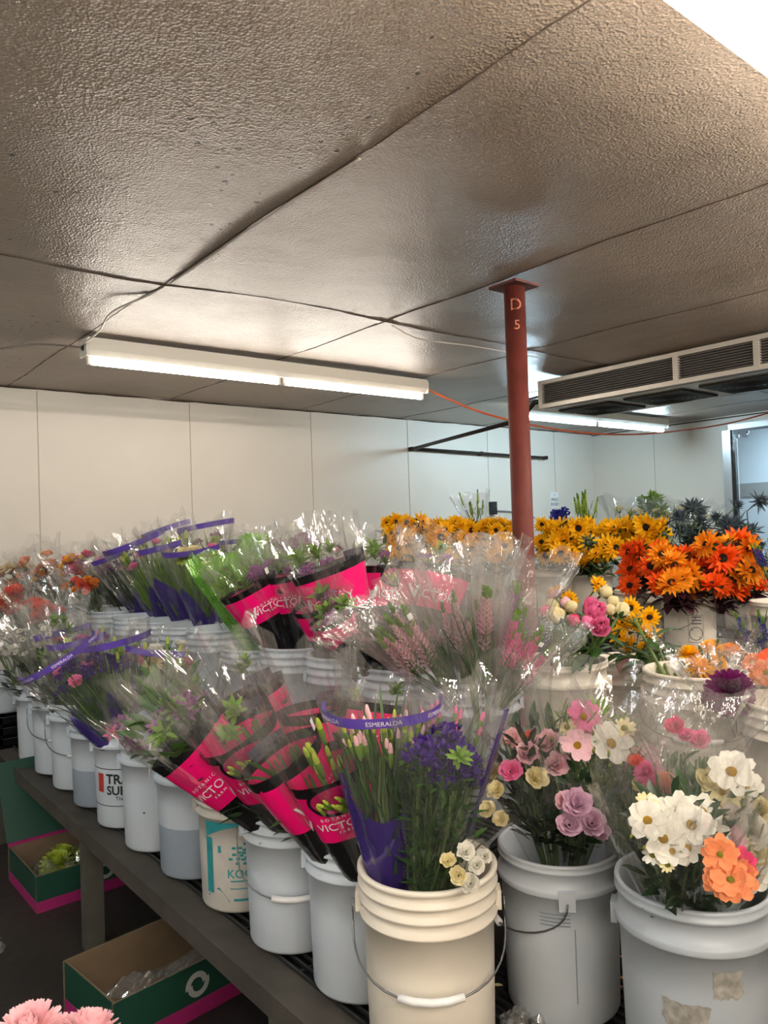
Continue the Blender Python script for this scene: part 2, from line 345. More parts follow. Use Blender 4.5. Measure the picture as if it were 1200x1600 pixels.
# ------------------------------------------------------------------ evaporator
def evaporator():
    root = empty('evaporator_unit', (5.05, 2.7, H-.2)); tag(root, 'long low-profile evaporator cooler with slatted front hung from the ceiling', 'cooling unit')
    CAS = mat('evap_case', srgb(190, 184, 174), .35, .5, .5); DRK = mat('evap_dark', srgb(30, 29, 28), .6)
    X0, X1, Y0, Y1 = 4.6, 5.4, 1.0, 3.77; z0, z1 = H-.215, H-.004
    def L(p): return (p[0]-5.05, p[1]-2.7, p[2]-(H-.2))
    mb = MB()
    mb.box(L(((X0+X1)/2+.03, (Y0+Y1)/2, (z0+z1)/2)), (X1-X0-.06, Y1-Y0, z1-z0)); 
    mb.box(L((X0+.015, (Y0+Y1)/2, z1-.016)), (.035, Y1-Y0, .03)); mb.box(L((X0+.015, (Y0+Y1)/2, z0+.016)), (.035, Y1-Y0, .03))
    for y in (Y1-.02, 2.64, 2.12, 1.5): mb.box(L((X0+.012, y, (z0+z1)/2)), (.035, .035, z1-z0-.01))
    mb.build('casing', CAS, root, False)
    gb = MB(); gb.box(L((X0+.028, (Y0+Y1)/2, (z0+z1)/2)), (.006, Y1-Y0-.05, z1-z0-.06)); gb.build('coil_back', DRK, root, False)
    g = MB()
    for k in range(9): g.box(L((X0+.012, (Y0+Y1)/2, z0+.04+k*.0165)), (.016, Y1-Y0-.06, .005))
    g.build('grille', mat('evap_fin', srgb(96, 90, 84), .5, .5, .3), root, False)
    for yc in (3.5, 2.93, 2.36, 1.79, 1.25):
        f = MB(); f.box(L(((X0+X1)/2+.02, yc, z0-.004)), (.46, .46, .02)); fo = f.build('fan_guard', DRK, root, False)
        b = MB()
        for k in range(5): 
            b.lathe([(.04+k*.04, -.006), (.043+k*.04, -.010), (.046+k*.04, -.006)], 24, 0, L(((X0+X1)/2+.02, yc, z0-.012)))
        b.build('fan_ring', mat('fan_ring', srgb(60, 58, 56), .4, .5, .5), root)
    p = MB(); p.tube([L((X0+.05, Y1, H-.15)), L((X0+.05, Y1+.08, H-.15)), L((X0+.06, Y1+.16, H-.2)), L((X0+.1, Y1+.22, H-.24))], .018, 8)
    p.tube([L((X0+.08, Y1, H-.1)), L((X0+.08, Y1+.18, H-.11))], .008, 6)
    p.build('refrigerant_pipe', BLACK, root)
    return root
evaporator()
# drain pipe on the back wall
RUST = mat('dark_pipe', srgb(48, 36, 32), .5, .5, .4, var=(20, .4))
pr_ = empty('drain_pipe', (5.05, YB-.06, 2.3)); tag(pr_, 'dark thin drain pipe bent in a V along the back wall', 'pipe')
mb = MB(); a = WB(640, 702); a.y = YB-.06; z = a.z
mb.tube([(a.x-5.05, 0, z-2.3), (7.2-5.05, .0, z-2.3-.03)], .016, 8)
mb.build('wall_run', RUST, pr_)
mb = MB(); mb.tube([(a.x-5.05, 0, z-2.3), (-.33, 4.03-YB+.06, H-.25-2.3)], .018, 8); mb.build('inclined_run', RUST, pr_)
for xx in (0.0, 1.0, 2.1):
    b_ = MB(); b_.box((a.x-5.05+xx, .03, z-2.3-.012*xx), (.03, .06, .04)); b_.build('pipe_clip', RUST, pr_, False)
# pillar
RED = mat('red_oxide_paint', srgb(100, 44, 37), .62, .3, var=(14, .22), bump=(30, .2, .004))
pil = empty('steel_column', (2.63, 2.27, 0)); tag(pil, 'round red oxide steel column with top plate, rising among the sunflower buckets', 'column')
mb = MB(); mb.tube([(0, 0, 0), (0, 0, H-.02)], .047, 28); mb.build('shaft', RED, pil)
mb = MB(); mb.box((0, 0, H-.016), (.16, .16, .012)); mb.build('cap_plate', mat('cap_plate', srgb(96, 48, 40), .6, var=(20, .4)), pil, False)
mb = MB(); mb.box((0, 0, .006), (.2, .2, .012)); mb.build('base_plate', RED, pil, False)
_ca = math.atan2(-2.27, -2.63)
def colmap(x, y): a = _ca + x/.0475; return (.0478*math.cos(a), .0478*math.sin(a), H-.14+y)
mb = MB(); text_to(mb, 'D', .075, colmap, 0, (.005, .03)); text_to(mb, '5', .06, colmap, 0, (.008, -.06)); mb.build('chalk_mark', mat('chalk', srgb(188, 120, 90), .8), pil, False)
# cords
def cord(name, pts, r, m, label, sub=10):
    P = [Vector(p) for p in pts]; out = []
    for i in range(len(P)-1):
        p0 = P[max(i-1, 0)]; p1 = P[i]; p2 = P[i+1]; p3 = P[min(i+2, len(P)-1)]
        for k in range(sub):
            t = k/sub; out.append(.5*((2*p1)+(p2-p0)*t+(2*p0-5*p1+4*p2-p3)*t*t+(-p0+3*p1-3*p2+p3)*t**3))
    out.append(P[-1]); mb = MB(); mb.tube(out, r, 6); return tag(mb.build(name, m), label, 'cord')
cord('extension_cord', [(3.83, 4.19, H-.06), D(740, 640, 5.7), D(812, 660, 6.0), D(900, 675, 6.5), D(985, 679, 6.9), D(1070, 672, 7.4), D(1140, 661, 7.8), D(1202, 645, 8.02)],
     .008, mat('orange_cord', srgb(226, 104, 64), .5), 'orange extension cord drooping from strip light across to the doorway')
WCO = mat('white_cord', srgb(190, 180, 168), .5)
cord('lamp_cord', [(1.36+.012, y, ZC(1.36, y)-.004) for y in (1.75, 2.1, 2.5, 2.9)]+[(1.37, 3.3, ZC(1.37, 3.3)-.005), (1.3, 3.6, H-.012), (1.34, 3.9, H-.03), (1.335, 4.19, H-.05)],
     .0045, WCO, 'pale cord running along the ceiling seam to the left end of the strip light')
cord('lamp_cord', [(1.34, 4.19, H-.055), D(60, 538, 4.2), D(0, 545, 4.2), D(-80, 552, 4.2)], .006, mat('grey_cord', srgb(120, 112, 104), .5), 'grey cord leaving the strip light toward the left edge')
cord('ceiling_wire', [D(612, 508, 4.05), D(650, 528, 4.15), D(700, 536, 4.2)]+[(x, 3.13+.06, H-.012) for x in (3.3, 3.9)], .0035, WCO, 'thin white wire looping on the ceiling from the seam junction to the column')

# signs on the back wall
sg = tag(empty('price_sign', (6.25, YB-.006, 1.81)), 'small white paper sign reading PRICE ROSES on the back wall', 'sign')
c_ = WB(866, 781); sg.location = (c_.x, YB-.004, c_.z)
mb = MB(); mb.box((0, 0, 0), (.15, .004, .19)); mb.build('paper', mat('paper', (.75, .76, .76), .7), sg, False)
mb = MB(); fm = lambda x, y: (x, -.004, y)
text_to(mb, 'PRICE', .05, fm, .012, (0, .0)); text_to(mb, 'ROSES', .05, fm, .012, (0, -.055)); text_to(mb, '%', .035, fm, 0, (0, .06)); mb.build('lettering', mat('black_ink', (.02, .02, .02), .7), sg, False)
c_ = WB(768, 794); ob = tag(empty('outlet_box', (c_.x, YB-.02, c_.z)), 'small black outlet box on the back wall above the sunflowers', 'outlet')
mb = MB(); mb.box((0, 0, 0), (.085, .05, .14)); mb.build('box', BLACK, ob, False)
mb = MB(); mb.tube([(.05, 0, -.03), (.18, 0, -.035), (.4, 0, -.05), (.7, 0, -.12)], .006, 6); mb.build('lead', GREYT, ob)

# ------------------------------------------------------------------ benches
ZL, ZU, ZT = .455, .74, .86
GREYW = mat('weathered_beam', srgb(72, 68, 62), .6, .3, var=(8, .35)); BLK = mat('black_wire_shelf', (.015, .015, .016), .35)
STEEL = mat('dull_steel', srgb(88, 86, 78), .55, .5, .3, var=(8, .3))
def wires(mb, x0, x1, y0, y1, z, sp=.026):
    x = x0
    while x <= x1: mb.box((x, (y0+y1)/2, z-.004), (.006, y1-y0, .008)); x += sp
    y = y0
    while y <= y1: mb.box(((x0+x1)/2, y, z-.013), (x1-x0, .009, .010)); y += .14
def bench(name, label, x0, x1, y0, y1, z, front=True, sp=.026, legs=True, lab=None):
    root = tag(empty(name, ((x0+x1)/2, (y0+y1)/2, 0)), label, 'shelf'); cx, cy = (x0+x1)/2, (y0+y1)/2
    d = MB(); wires(d, x0-cx+.02, x1-cx, y0-cy, y1-cy, z, sp); d.build('wire_deck', BLK, root, False)
    u = MB(); u.box((0, 0, z-.05), (x1-x0-.04, y1-y0, .02)); u.build('under_panel', mat('under_panel', (.012, .012, .012), .7), root, False)
    f = MB(); f.box((x0-cx-.03, 0, z-.022), (.1, y1-y0, .022)); f.box((x0-cx-.075, 0, z-.03), (.014, y1-y0, .06)); f.build('front_beam', GREYW, root, False)
    if legs:
        n = max(2, int((y1-y0)/1.4)+1)
        for i in range(n):
            for xx in (x0-cx-.04, x1-cx-.04):
                l = MB(); l.box((xx, y0-cy+.1+(y1-y0-.2)*i/(n-1), (z-.06)/2), (.06, .06, z-.06)); l.build('leg', STEEL, root, False)
    return root
bl = bench('wire_bench', 'low black wire bench with weathered front beam carrying the aisle-side buckets', 1.0, 1.33, 1.385, 4.45, ZL, legs=False)
bench('wire_bench', 'near end of the low wire bench, strewn with petals, under the three front buckets', 1.0, 1.70, -.4, 1.375, ZL)
for y in (1.6, 3.0, 4.35):
    for x in (.95, 1.29):
        l = MB(); l.box((x-1.165, y-2.9175, (ZL-.06)/2), (.065, .065, ZL-.06)); l.build('leg', STEEL, bl, False)
bench('wire_bench', 'raised black wire bench behind the low one, carrying the pink-sleeve buckets', 1.43, 2.56, 1.40, 5.75, ZU)
bench('wire_bench', 'raised black wire bench end carrying purple dahlia bucket', 1.8, 2.74, .3, 1.39, ZU)
bench('wire_bench', 'far black wire bench carrying orange sunflower buckets', 2.86, 4.53, .9, 5.7, ZU)
bench('wire_bench', 'highest rear wire bench under the yellow sunflowers', 4.64, 6.7, .9, 5.7, ZT)
cr = G(20, 1180, ZL); mb = MB(); mb.bar((.9, cr.y, ZL-.02), (-.6, cr.y+.05, ZL-.02), .08, .04); mb.bar((-.55, cr.y, 0), (-.55, cr.y, ZL-.04), .06, .06)
tag(mb.build('side_rail', GREYW, smooth=False), 'grey rail running left from the far end of the low bench', 'rail')

# ------------------------------------------------------------------ buckets
BUCKETS = {}
def bucket_profile(kind, h, r):
    rb = r*.885
    R = lambda z: rb+(r-.008-rb)*z/h
    if kind == 'ring':                  # wide flange ring a little below the lip
        out = [(0, 0), (rb-.012, 0), (rb-.003, .003), (rb, .010), (R(h*.6), h*.6), (R(h*.80), h*.80), (r-.001, h*.805), (r, h*.815), (r, h*.835), (r-.001, h*.845), (R(h*.85), h*.85),
               (R(h*.94), h*.94), (r-.003, h*.945), (r-.003, h*.96), (R(h*.97), h*.965), (r-.003, h*.985), (r-.004, h-.001), (r-.010, h)]
    else:                               # three ribs under the lip
        out = [(0, 0), (rb-.012, 0), (rb-.003, .003), (rb, .010), (R(h*.5), h*.5), (R(h*.745), h*.745), (r-.003, h*.75), (r-.001, h*.765), (R(h*.775), h*.785), (R(h*.83), h*.825), (r-.002, h*.83), (r-.001, h*.845), (R(h*.85), h*.862),
               (R(h*.90), h*.90), (r-.001, h*.905), (r, h*.92), (R(h*.92), h*.935), (R(h*.975), h*.965), (r, h*.975), (r, h-.002), (r-.003, h), (r-.009, h)]
    ri = r-.014
    out += [(ri, h-.004), (ri-.004, h*.7), (rb-.010, .02), (0, .02)]
    return out
def bucket(x, y, z, label, kind='rib', h=.37, r=.142, m=None, bail=0, wet=0, rot=None, group=None):
    root = tag(empty('bucket', (x, y, z)), label, 'bucket', group)
    key = (kind, h, r, wet, (m or B_COOL).name)
    if key not in BUCKETS:
        mb = MB(); prof = bucket_profile(kind, h, r)
        if wet:
            i = next(i for i, p in enumerate(prof) if p[1] > wet and i > 2)
            rb = r*.885; prof.insert(i, (rb+(r-.008-rb)*wet/h, wet)); mb.lathe(prof, 56, 0, (0, 0, 0), lambda q: 1 if q < i else 0)
        else: mb.lathe(prof, 56)
        BUCKETS[key] = mb.mesh('bucket_body', [m or B_COOL, B_WET])
    link('bucket_body', BUCKETS[key], root)
    wt = MB(); wt.lathe([(0, h*.42), (r*.88, h*.42)], 24); wt.build('water', WATER, root)
    # two ears and wire bail
    a = rot if rot is not None else math.atan2(-y, -x)+math.pi/2
    for s in (0, math.pi):
        ear = MB(); ear.box(((r-.001)*math.cos(a+s), (r-.001)*math.sin(a+s), h*.80), (.012, .035, .04), rz=a+s)
        ear.build('bail_ear', m or B_COOL, root, False)
    if bail:
        b = MB(); pts = []; n = 24; fa = a-math.pi/2      # hangs to the front
        fx, fy = math.cos(fa), math.sin(fa); ax, ay = math.cos(a), math.sin(a)
        for i in range(n+1):
            t = math.pi*i/n; c = math.cos(t); s = math.sin(t)
            rad = r+.012
            # follow bucket surface
            ang = fa + (math.pi/2)*(c)*1.0
            pts.append((rad*math.cos(ang), rad*math.sin(ang), h*.80 - s**.8*bail))
        b.tube(pts, .0022, 6); bo = b.build('bail', WIRE, root)
        g = MB(); g.tube(pts[10:15], .008, 10); g.build('grip', GRIP, bo)
    return root
def cyl_map(rt, h, r, ang0=0):
    rb = r*.885; fa = math.atan2(-rt.location.y, -rt.location.x)+ang0
    def f(x, y):
        rr = rb+(r-.008-rb)*y/h+.0012; a = fa+x/rr; return (rr*math.cos(a), rr*math.sin(a), y)
    return f
X1 = 1.12
b_near = bucket(1.085, 1.235, ZL, 'cream ribbed bucket nearest the camera with wire handle hanging in front', 'rib', .385, .148, B_WARM, bail=.125)
b10 = bucket(1.13, 1.53, ZL, 'white ribbed bucket just left behind the nearest cream bucket', 'rib', .37, .14, bail=0)
b9 = bucket(1.12, 1.82, ZL, 'white ribbed bucket with white grip on handle, right of the teal printed one', 'rib', .37, .142, bail=.14)
b8 = bucket(1.12, 2.11, ZL, 'grimy white bucket printed with teal picture panel', 'rib', .36, .142, B_OLD)
b7 = bucket(1.11, 2.40, ZL, 'milky bucket showing water line, left of the teal printed one', 'ring', .37, .14, B_MILK, wet=.16)
b6 = bucket(1.10, 2.69, ZL, 'white bucket with small dark nick, holding mauve lilies', 'ring', .37, .14)
b5 = bucket(1.10, 2.98, ZL, 'white store bucket with black TRACTOR SUPPLY lettering', 'ring', .37, .14)
b4 = bucket(1.10, 3.27, ZL, 'milky bucket with water line left of the lettered one', 'rib', .37, .14, B_MILK, wet=.15)
b3 = bucket(1.10, 3.56, ZL, 'white ring-lipped bucket with hanging wire, third from far end of low bench', 'ring', .37, .14, bail=.14)
b2 = bucket(1.10, 3.85, ZL, 'white bucket with drooping wire, second from far end of low bench', 'ring', .37, .14, bail=.13)
b1 = bucket(1.10, 4.14, ZL, 'white bucket at the far end of the low bench', 'ring', .37, .14)
f = cyl_map(b5, .37, .14, -.42); mb = MB()
text_to(mb, 'TRACTOR', .050, f, .028, (.075, .185)); text_to(mb, 'SUPPLY CO', .046, f, .028, (.078, .143)); text_to(mb, 'TheOutHere', .02, f, .005, (.05, .115))
patch(mb, -.2, .222, .26, .225, f, 0, 24, 1); patch(mb, -.2, .085, .26, .088, f, 0, 24, 1); mb.build('lettering', mat('black_print', (.01, .01, .01), .6), b5, False)
mb = MB(); patch(mb, -.085, .135, -.055, .205, f, 0, 3, 2); mb.build('red_panel', mat('red_print', srgb(170, 50, 44), .6), b5, False)
mb = MB(); mb.ell((0, 0, 0), .004, .004, .003, 6, 4); o = mb.build('nick', BLACK, b6); o.location = cyl_map(b6, .37, .14, -.45)(0, .14)
TEAL = mat('teal_print', srgb(40, 140, 146), .5, var=(30, .25)); f = cyl_map(b8, .36, .142, -.18)
mb = MB()
patch(mb, -.10, .055, -.075, .215, f, 0, 3, 4); patch(mb, .10, .055, .12, .26, f, 0, 3, 4)
patch(mb, -.10, .25, .12, .262, f, 0, 16, 1)
# arch corners: teal fills outside the oval
for s, x0 in ((1, -.10), (-1, .12)):
    n = 8; b = len(mb.v)
    for i in range(n+1):
        t = i/n; x = x0+s*t*.11; mb.vert(f(x, .25)); mb.vert(f(x, .215+.035*math.sin(t*math.pi/2)))
    for i in range(n): mb.face((b+2*i, b+2*i+1, b+2*i+3, b+2*i+2) if s > 0 else (b+2*i, b+2*i+2, b+2*i+3, b+2*i+1))
b = len(mb.v); [mb.vert(f(*q)) for q in ((-.10, .045), (-.02, .035), (-.055, .075))]; mb.face((b, b+1, b+2))
patch(mb, -.01, .038, .10, .045, f, 0, 8, 1); patch(mb, -.055, .175, -.045, .195, f, 0, 2, 1)
text_to(mb, 'KOOL', .034, f, .012, (.02, .115)); patch(mb, -.018, .093, .06, .097, f, 0, 6, 1); patch(mb, -.02, .072, .03, .075, f, 0, 5, 1)
for k in range(26):
    a = k*2.4; rr_ = .008+.0016*k; x = .03+rr_*math.cos(a); y = .17+.8*rr_*math.sin(a); patch(mb, x-.006, y-.003, x+.006, y+.004, f, 0, 1, 1)
mb.build('picture_panel', TEAL, b8, False)
b_mid = bucket(1.42, 1.155, ZL, 'white bucket with embossed panel standing behind right of the nearest cream bucket', 'ring', .355, .142, B_COOL, bail=.09, rot=math.atan2(-1.155, -1.42)+.1)
b_right = bucket(1.375, .80, ZL, 'pale grey bucket with two old label residues at the lower right', 'ring', .405, .145, mat('bucket_grey', srgb(166, 174, 182), .38, .5, var=(6, .05), bump=(18, .06, .004)))
fr_ = cyl_map(b_right, .405, .145, .0)
RES = mat('label_residue', srgb(150, 147, 140), .8, var=(60, .5))
def residue(x0, y0, x1, y1, seed):
    rr = random.Random(seed); mb = MB(); nx, ny = 12, 8; b = len(mb.v)
    ex = [rr.uniform(0, .006) for _ in range(40)]
    for j in range(ny+1):
        for i in range(nx+1):
            xa, xb = x0+ex[j], x1-ex[j+12]; ya, yb = y0+ex[i+10], y1-ex[i+20]
            mb.vert(fr_(xa+(xb-xa)*i/nx, ya+(yb-ya)*j/ny))
    for j in range(ny):
        for i in range(nx): q = b+j*(nx+1)+i; mb.face((q, q+1, q+nx+2, q+nx+1))
    mb.build('label_residue', RES, b_right, False)
residue(.027, .25, .085, .302, 1); residue(-.06, .19, .025, .24, 2)
fm_ = cyl_map(b_mid, .355, .142, .0); mb = MB()
for k in range(4): patch(mb, -.045, .225+k*.008, .02, .228+k*.008, fm_, 0, 4, 1)
patch(mb, .028, .06, .031, .22, fm_, 0, 1, 3); mb.build('embossed_lines', B_WET, b_mid, False)
X2 = 1.60
row2 = [(1.60, 'white bucket holding clear-sleeved pink spikes, right end of the pink sleeve row', .37, 'rib'),
        (1.905, 'white ribbed bucket of black and pink sleeves beside the spike bucket', .37, 'rib'),
        (2.22, 'white ribbed bucket of pink sleeves, second left of the spike bucket', .37, 'rib'),
        (2.54, 'white ribbed bucket of pink sleeves, third left of the spike bucket', .37, 'rib'),
        (2.86, 'lower bucket with one short purple sleeve between taller buckets', .33, 'rib'),
        (3.19, 'white ribbed bucket under the purple film bouquet at the end of the upper left run', .38, 'rib'),
        (3.51, 'bucket of purple-sleeved bouquets, second of the upper left run', .37, 'rib'),
        (3.82, 'bucket of purple-sleeved bouquets, third of the upper left run', .37, 'rib'),
        (4.14, 'bucket of dark-stemmed bouquets, fourth of the upper left run', .37, 'rib'),
        (4.5, 'bucket of dark-stemmed bouquets at the far end of the upper left run', .38, 'rib'),
        (4.83, 'bucket behind the coral flowers near the back wall', .37, 'rib'),
        (5.15, 'bucket of coral flowers nearest the back wall', .37, 'rib')]
for y, lb, h, k in row2: bucket(X2, y, ZU, lb, k, h, .145)
bucket(1.98, 1.57, ZU, 'cream bucket full of loose peonies', 'ring', .37, .148, B_WARM)
bucket(2.115, 1.19, ZU, 'cream ribbed bucket with drooping wire behind purple dahlia', 'rib', .365, .148, B_WARM, bail=.1)
bucket(2.42, 1.60, ZU, 'short cream bucket under the small sunflower bundle', 'rib', .31, .14, B_WARM)
bucket(2.02, .86, ZU, 'cream bucket holding the purple dahlia bouquet', 'rib', .34, .14, B_WARM)
def gb(px, py, z): p = G(px, py, z); return p.x, p.y
x_, y_ = D(1079, 1000, 4.35).xy
bsign = bucket(x_, y_, ZU, 'cream bucket with printed warning square, under the orange sunflowers', 'ring', .37, .15, B_WARM, bail=.12, rot=math.atan2(-y_, -x_)+.25)
f = cyl_map(bsign, .37, .15, .22); mb = MB(); y0 = .12
for q in ((-.04, y0, -.038, y0+.15), (.038, y0, .04, y0+.15), (-.04, y0+.148, .04, y0+.15), (-.04, y0, .04, y0+.002), (-.02, y0+.135, .03, y0+.142), (-.02, y0+.118, .03, y0+.125), (-.02, y0+.1, .03, y0+.107)): patch(mb, *q, f, 0, 3, 1)
for k in range(24):
    a = k*math.pi/12; a2 = (k+1)*math.pi/12; b = len(mb.v)
    for aa, rr in ((a, .033), (a, .037), (a2, .037), (a2, .033)): mb.vert(f(rr*math.cos(aa), y0+.048+rr*math.sin(aa)))
    mb.face((b, b+1, b+2, b+3))
b = len(mb.v)
for q in ((-.026, .025), (-.024, .028), (.026, -.025), (.024, -.028)): mb.vert(f(q[0], y0+.048+q[1]))
mb.face((b, b+1, b+2, b+3)); mb.build('warning_print', mat('grey_print', srgb(70, 66, 62), .6), bsign, False)
for px, dep, z, lb in ((1172, 4.75, ZU, 'cream bucket right of the warning-print bucket'), (1000, 4.75, ZU, 'cream bucket left of the warning-print bucket, half hidden'),
                       (1222, 3.9, ZU, 'cream bucket cut by the right edge holding blue iris')):
    p = D(px, 1000, dep); bucket(p.x, p.y, z, lb, 'ring', .37, .148, B_WARM, bail=.1)
for px, dep, lb in ((868, 5.6, 'cream bucket of sunflowers just right of the red column'), (925, 5.5, 'ring-lipped cream bucket of yellow sunflowers, second right of the column'), (1000, 5.55, 'cream bucket behind the orange sunflowers, third right of the column'),
                    (620, 6.0, 'bucket under the left end of the long sunflower row'), (690, 6.0, 'bucket under the long sunflower row behind clear spike sleeves'), (760, 6.0, 'bucket under the long sunflower row beside the column'),
                    (1080, 6.3, 'rear bucket of dark thistles by the doorway side'), (1150, 6.1, 'rear bucket of thistles before the doorway'), (930, 6.7, 'rear bucket of pale green flowers')):
    p = D(px, 900, dep)
    if p.x > 6.45: p.x = 6.45
    bucket(p.x, p.y, ZT, lb, 'ring', .36, .15, B_WARM)
# ------------------------------------------------------------------ flower heads (unit diameter 1)
def petal(mb, az, tilt, L, W, br, z0, curl=0, cup=.1, prof='round', m=0, rr=random, seg=4, twist=0):
    ca, sa = math.cos(az), math.sin(az); x, z = br, z0; pts = []
    for i in range(seg+1):
        s = i/seg
        w_ = {'round': math.sin(math.pi*min(1, .12+s*.78))**.75, 'point': math.sin(math.pi*(.1+.9*s))**.8, 'strap': (1-.55*s) if s < .95 else .3}[prof] * W/2
        if prof == 'round' and i == seg: w_ = W*.22
        if prof == 'point' and i == seg: w_ = W*.03
        pts.append((x, z, w_, s))
        a = R_(tilt+curl*s); x += L/seg*math.cos(a); z += L/seg*math.sin(a)
    b = len(mb.v)
    for (x, z, w_, s) in pts:
        for k in (-1, 0, 1):
            zz = z+(abs(k)*cup*w_*2 if k else -cup*w_*.5)+twist*k*s*w_; y = k*w_
            mb.vert((x*ca-y*sa, x*sa+y*ca, zz))
    for i in range(seg):
        for k in range(2): a = b+i*3+k; mb.face((a, a+1, a+4, a+3), m)
def ring(mb, n, tilt, L, W, br, z0, curl, cup, prof, rr, m=0, jt=8, jl=.12, off=0, seg=4):
    for i in range(n):
        petal(mb, 2*math.pi*(i+off+rr.uniform(-.18, .18))/n, tilt+rr.uniform(-jt, jt), L*rr.uniform(1-jl, 1+jl*.5), W*rr.uniform(.85, 1.1), br, z0, curl+rr.uniform(-jt, jt), cup, prof, m, rr, seg, rr.uniform(-.25, .25))
_fl = {}
def head(kind, col, var=0):
    key = (kind, col, var)
    if key in _fl: return _fl[key]
    rr = random.Random(hash((kind, var)) % 9973 if False else sum(map(ord, kind))*7+var*131)
    mb = MB(); c = PM[col]; mats = [c, C_YEL, LEAF]
    if kind == 'sunflower':
        ring(mb, 17, 5, .38, .125, .12, .0, 10, .15, 'point', rr, jt=18, jl=.2); ring(mb, 15, 34, .34, .12, .12, .02, 0, .15, 'point', rr, off=.5, jt=20, jl=.2); ring(mb, 10, 58, .26, .1, .12, .03, 10, .15, 'point', rr, off=.2, jt=20, jl=.2)
        ring(mb, 10, -15, .24, .1, .15, -.04, 20, .1, 'point', rr, 2); mb.ell((0, 0, -.05), .17, .17, .07, 12, 5, 2); mats = [c, C_DARK, LEAF_D]
    elif kind == 'cosmos':
        ring(mb, 8, 12, .40, .34, .08, 0, -8, .06, 'round', rr, jt=9, seg=5); mb.ell((0, 0, .02), .105, .105, .07, 12, 6, 1); ring(mb, 8, -20, .12, .06, .04, -.03, 0, 0, 'point', rr, 2)
    elif kind == 'daisy':
        ring(mb, 12, 8, .36, .19, .12, 0, -10, .06, 'round', rr, jt=12); mb.ell((0, 0, .02), .15, .15, .09, 12, 6, 1); mats = [c, C_LIME, LEAF]
    elif kind == 'double':
        ring(mb, 9, 5, .42, .33, .07, -.02, -12, .08, 'round', rr, jt=14, seg=5); ring(mb, 8, 28, .36, .3, .06, .02, -10, .12, 'round', rr, off=.5, jt=14, seg=5); mb.ell((0, 0, .04), .08, .08, .07, 10, 6, 1)
        mats = [c, C_LIME, LEAF]
    elif kind == 'ruffle':                    # lisianthus, rose, carnation
        for n, t, L, W, cu in ((6, 18, .42, .42, 25), (6, 45, .40, .38, 15), (5, 62, .34, .34, 10), (4, 78, .26, .26, -15)):
            ring(mb, n, t, L, W, .05, -.1, cu, .16, 'round', rr, jt=12, off=rr.random(), seg=5)
        ring(mb, 5, 50, .2, .1, .02, -.18, 0, .1, 'point', rr, 2); mats = [c, C_LIME, LEAF]
    elif kind == 'peony':
        for n, t, L, W, cu in ((7, 20, .5, .44, 70), (7, 40, .5, .42, 70), (7, 55, .48, .36, 70), (8, 65, .42, .28, 50), (9, 75, .34, .2, 20)):
            ring(mb, n, t, L, W, .03, -.16, cu, .2, 'round', rr, jt=10, off=rr.random(), seg=6)
        ring(mb, 4, 20, .3, .2, .02, -.2, 30, .1, 'point', rr, 2)
    elif kind == 'peony_bud':
        for k, n in ((0, 5), (1, 4)):
            ring(mb, n, 25+k*15, .72, .52, .02, -.42, 118, .2, 'round', rr, jt=5, off=k*.5, seg=7)
        mb.ell((0, 0, 0), .31, .31, .34, 12, 8, 0); ring(mb, 5, 10, .4, .22, .02, -.42, 70, .15, 'point', rr, 2)
    elif kind == 'mum':
        i = 0
        for k in range(120):
            t = k/120; az = k*2.39996; petal(mb, az, -38+125*t**.9+rr.uniform(-8, 8), .44-.16*t, .12, .04, -.06+.02*t, 18, .2, 'round', 0, rr, 4)
        ring(mb, 7, -10, .2, .1, .02, -.1, 10, .1, 'point', rr, 2)
    elif kind == 'alstro':
        ring(mb, 6, 48, .52, .17, .03, -.2, -42, .12, 'point', rr, jt=10, seg=5); ring(mb, 3, 70, .4, .1, .02, -.2, -15, .1, 'point', rr, jt=10)
        ring(mb, 5, 75, .3, .02, .01, -.15, -20, 0, 'strap', rr, 1)
        ring(mb, 3, 0, .3, .12, .02, -.25, -20, .1, 'point', rr, 2)
    elif kind == 'lily_bud':
        mb.lathe([(0, -.5), (.05, -.48), (.085, -.3), (.1, -.05), (.092, .12)], 8, 2); mb.lathe([(.092, .12), (.085, .3), (.05, .45), (0, .5)], 8, 0); mats = [c, C_LIME, LEAF_L]
    elif kind == 'statice':
        for k in range(46):
            a = rr.uniform(0, 6.283); q = math.sqrt(rr.random())*.45; x, y = q*math.cos(a), q*math.sin(a); z = .16*(1-q*2)+rr.uniform(-.1, .08); b = len(mb.v)
            for j in range(3):
                sub = MB(); petal(sub, rr.uniform(0, 6.28), rr.uniform(20, 80), .15, .11, 0, 0, -20, .2, 'round', 0, rr, 2); bb = len(mb.v)
                for v in sub.v: mb.vert((v[0]+x, v[1]+y, v[2]+z))
                for f_ in sub.f: mb.face([bb+i for i in f_], 0)
        for k in range(5): a = k*1.3; mb.tube([(0, 0, -.5), (.3*math.cos(a), .3*math.sin(a), 0)], .014, 4, 2)
    elif kind == 'spike':                     # flower spike, long axis z
        for k in range(70):
            t = k/70; az = k*2.4; q = .05+.05*(1-t); petal(mb, az, 35+40*t, .14*(1.1-t*.7), .07, q*.4, -.5+t*.95, 10, .2, 'point', 0 if t < .75 else 2, rr, 2)
        mb.tube([(0, 0, -.6), (0, 0, .45)], .016, 5, 2); mats = [c, C_LIME, LEAF_L]
    elif kind == 'cluster':                   # many small blooms
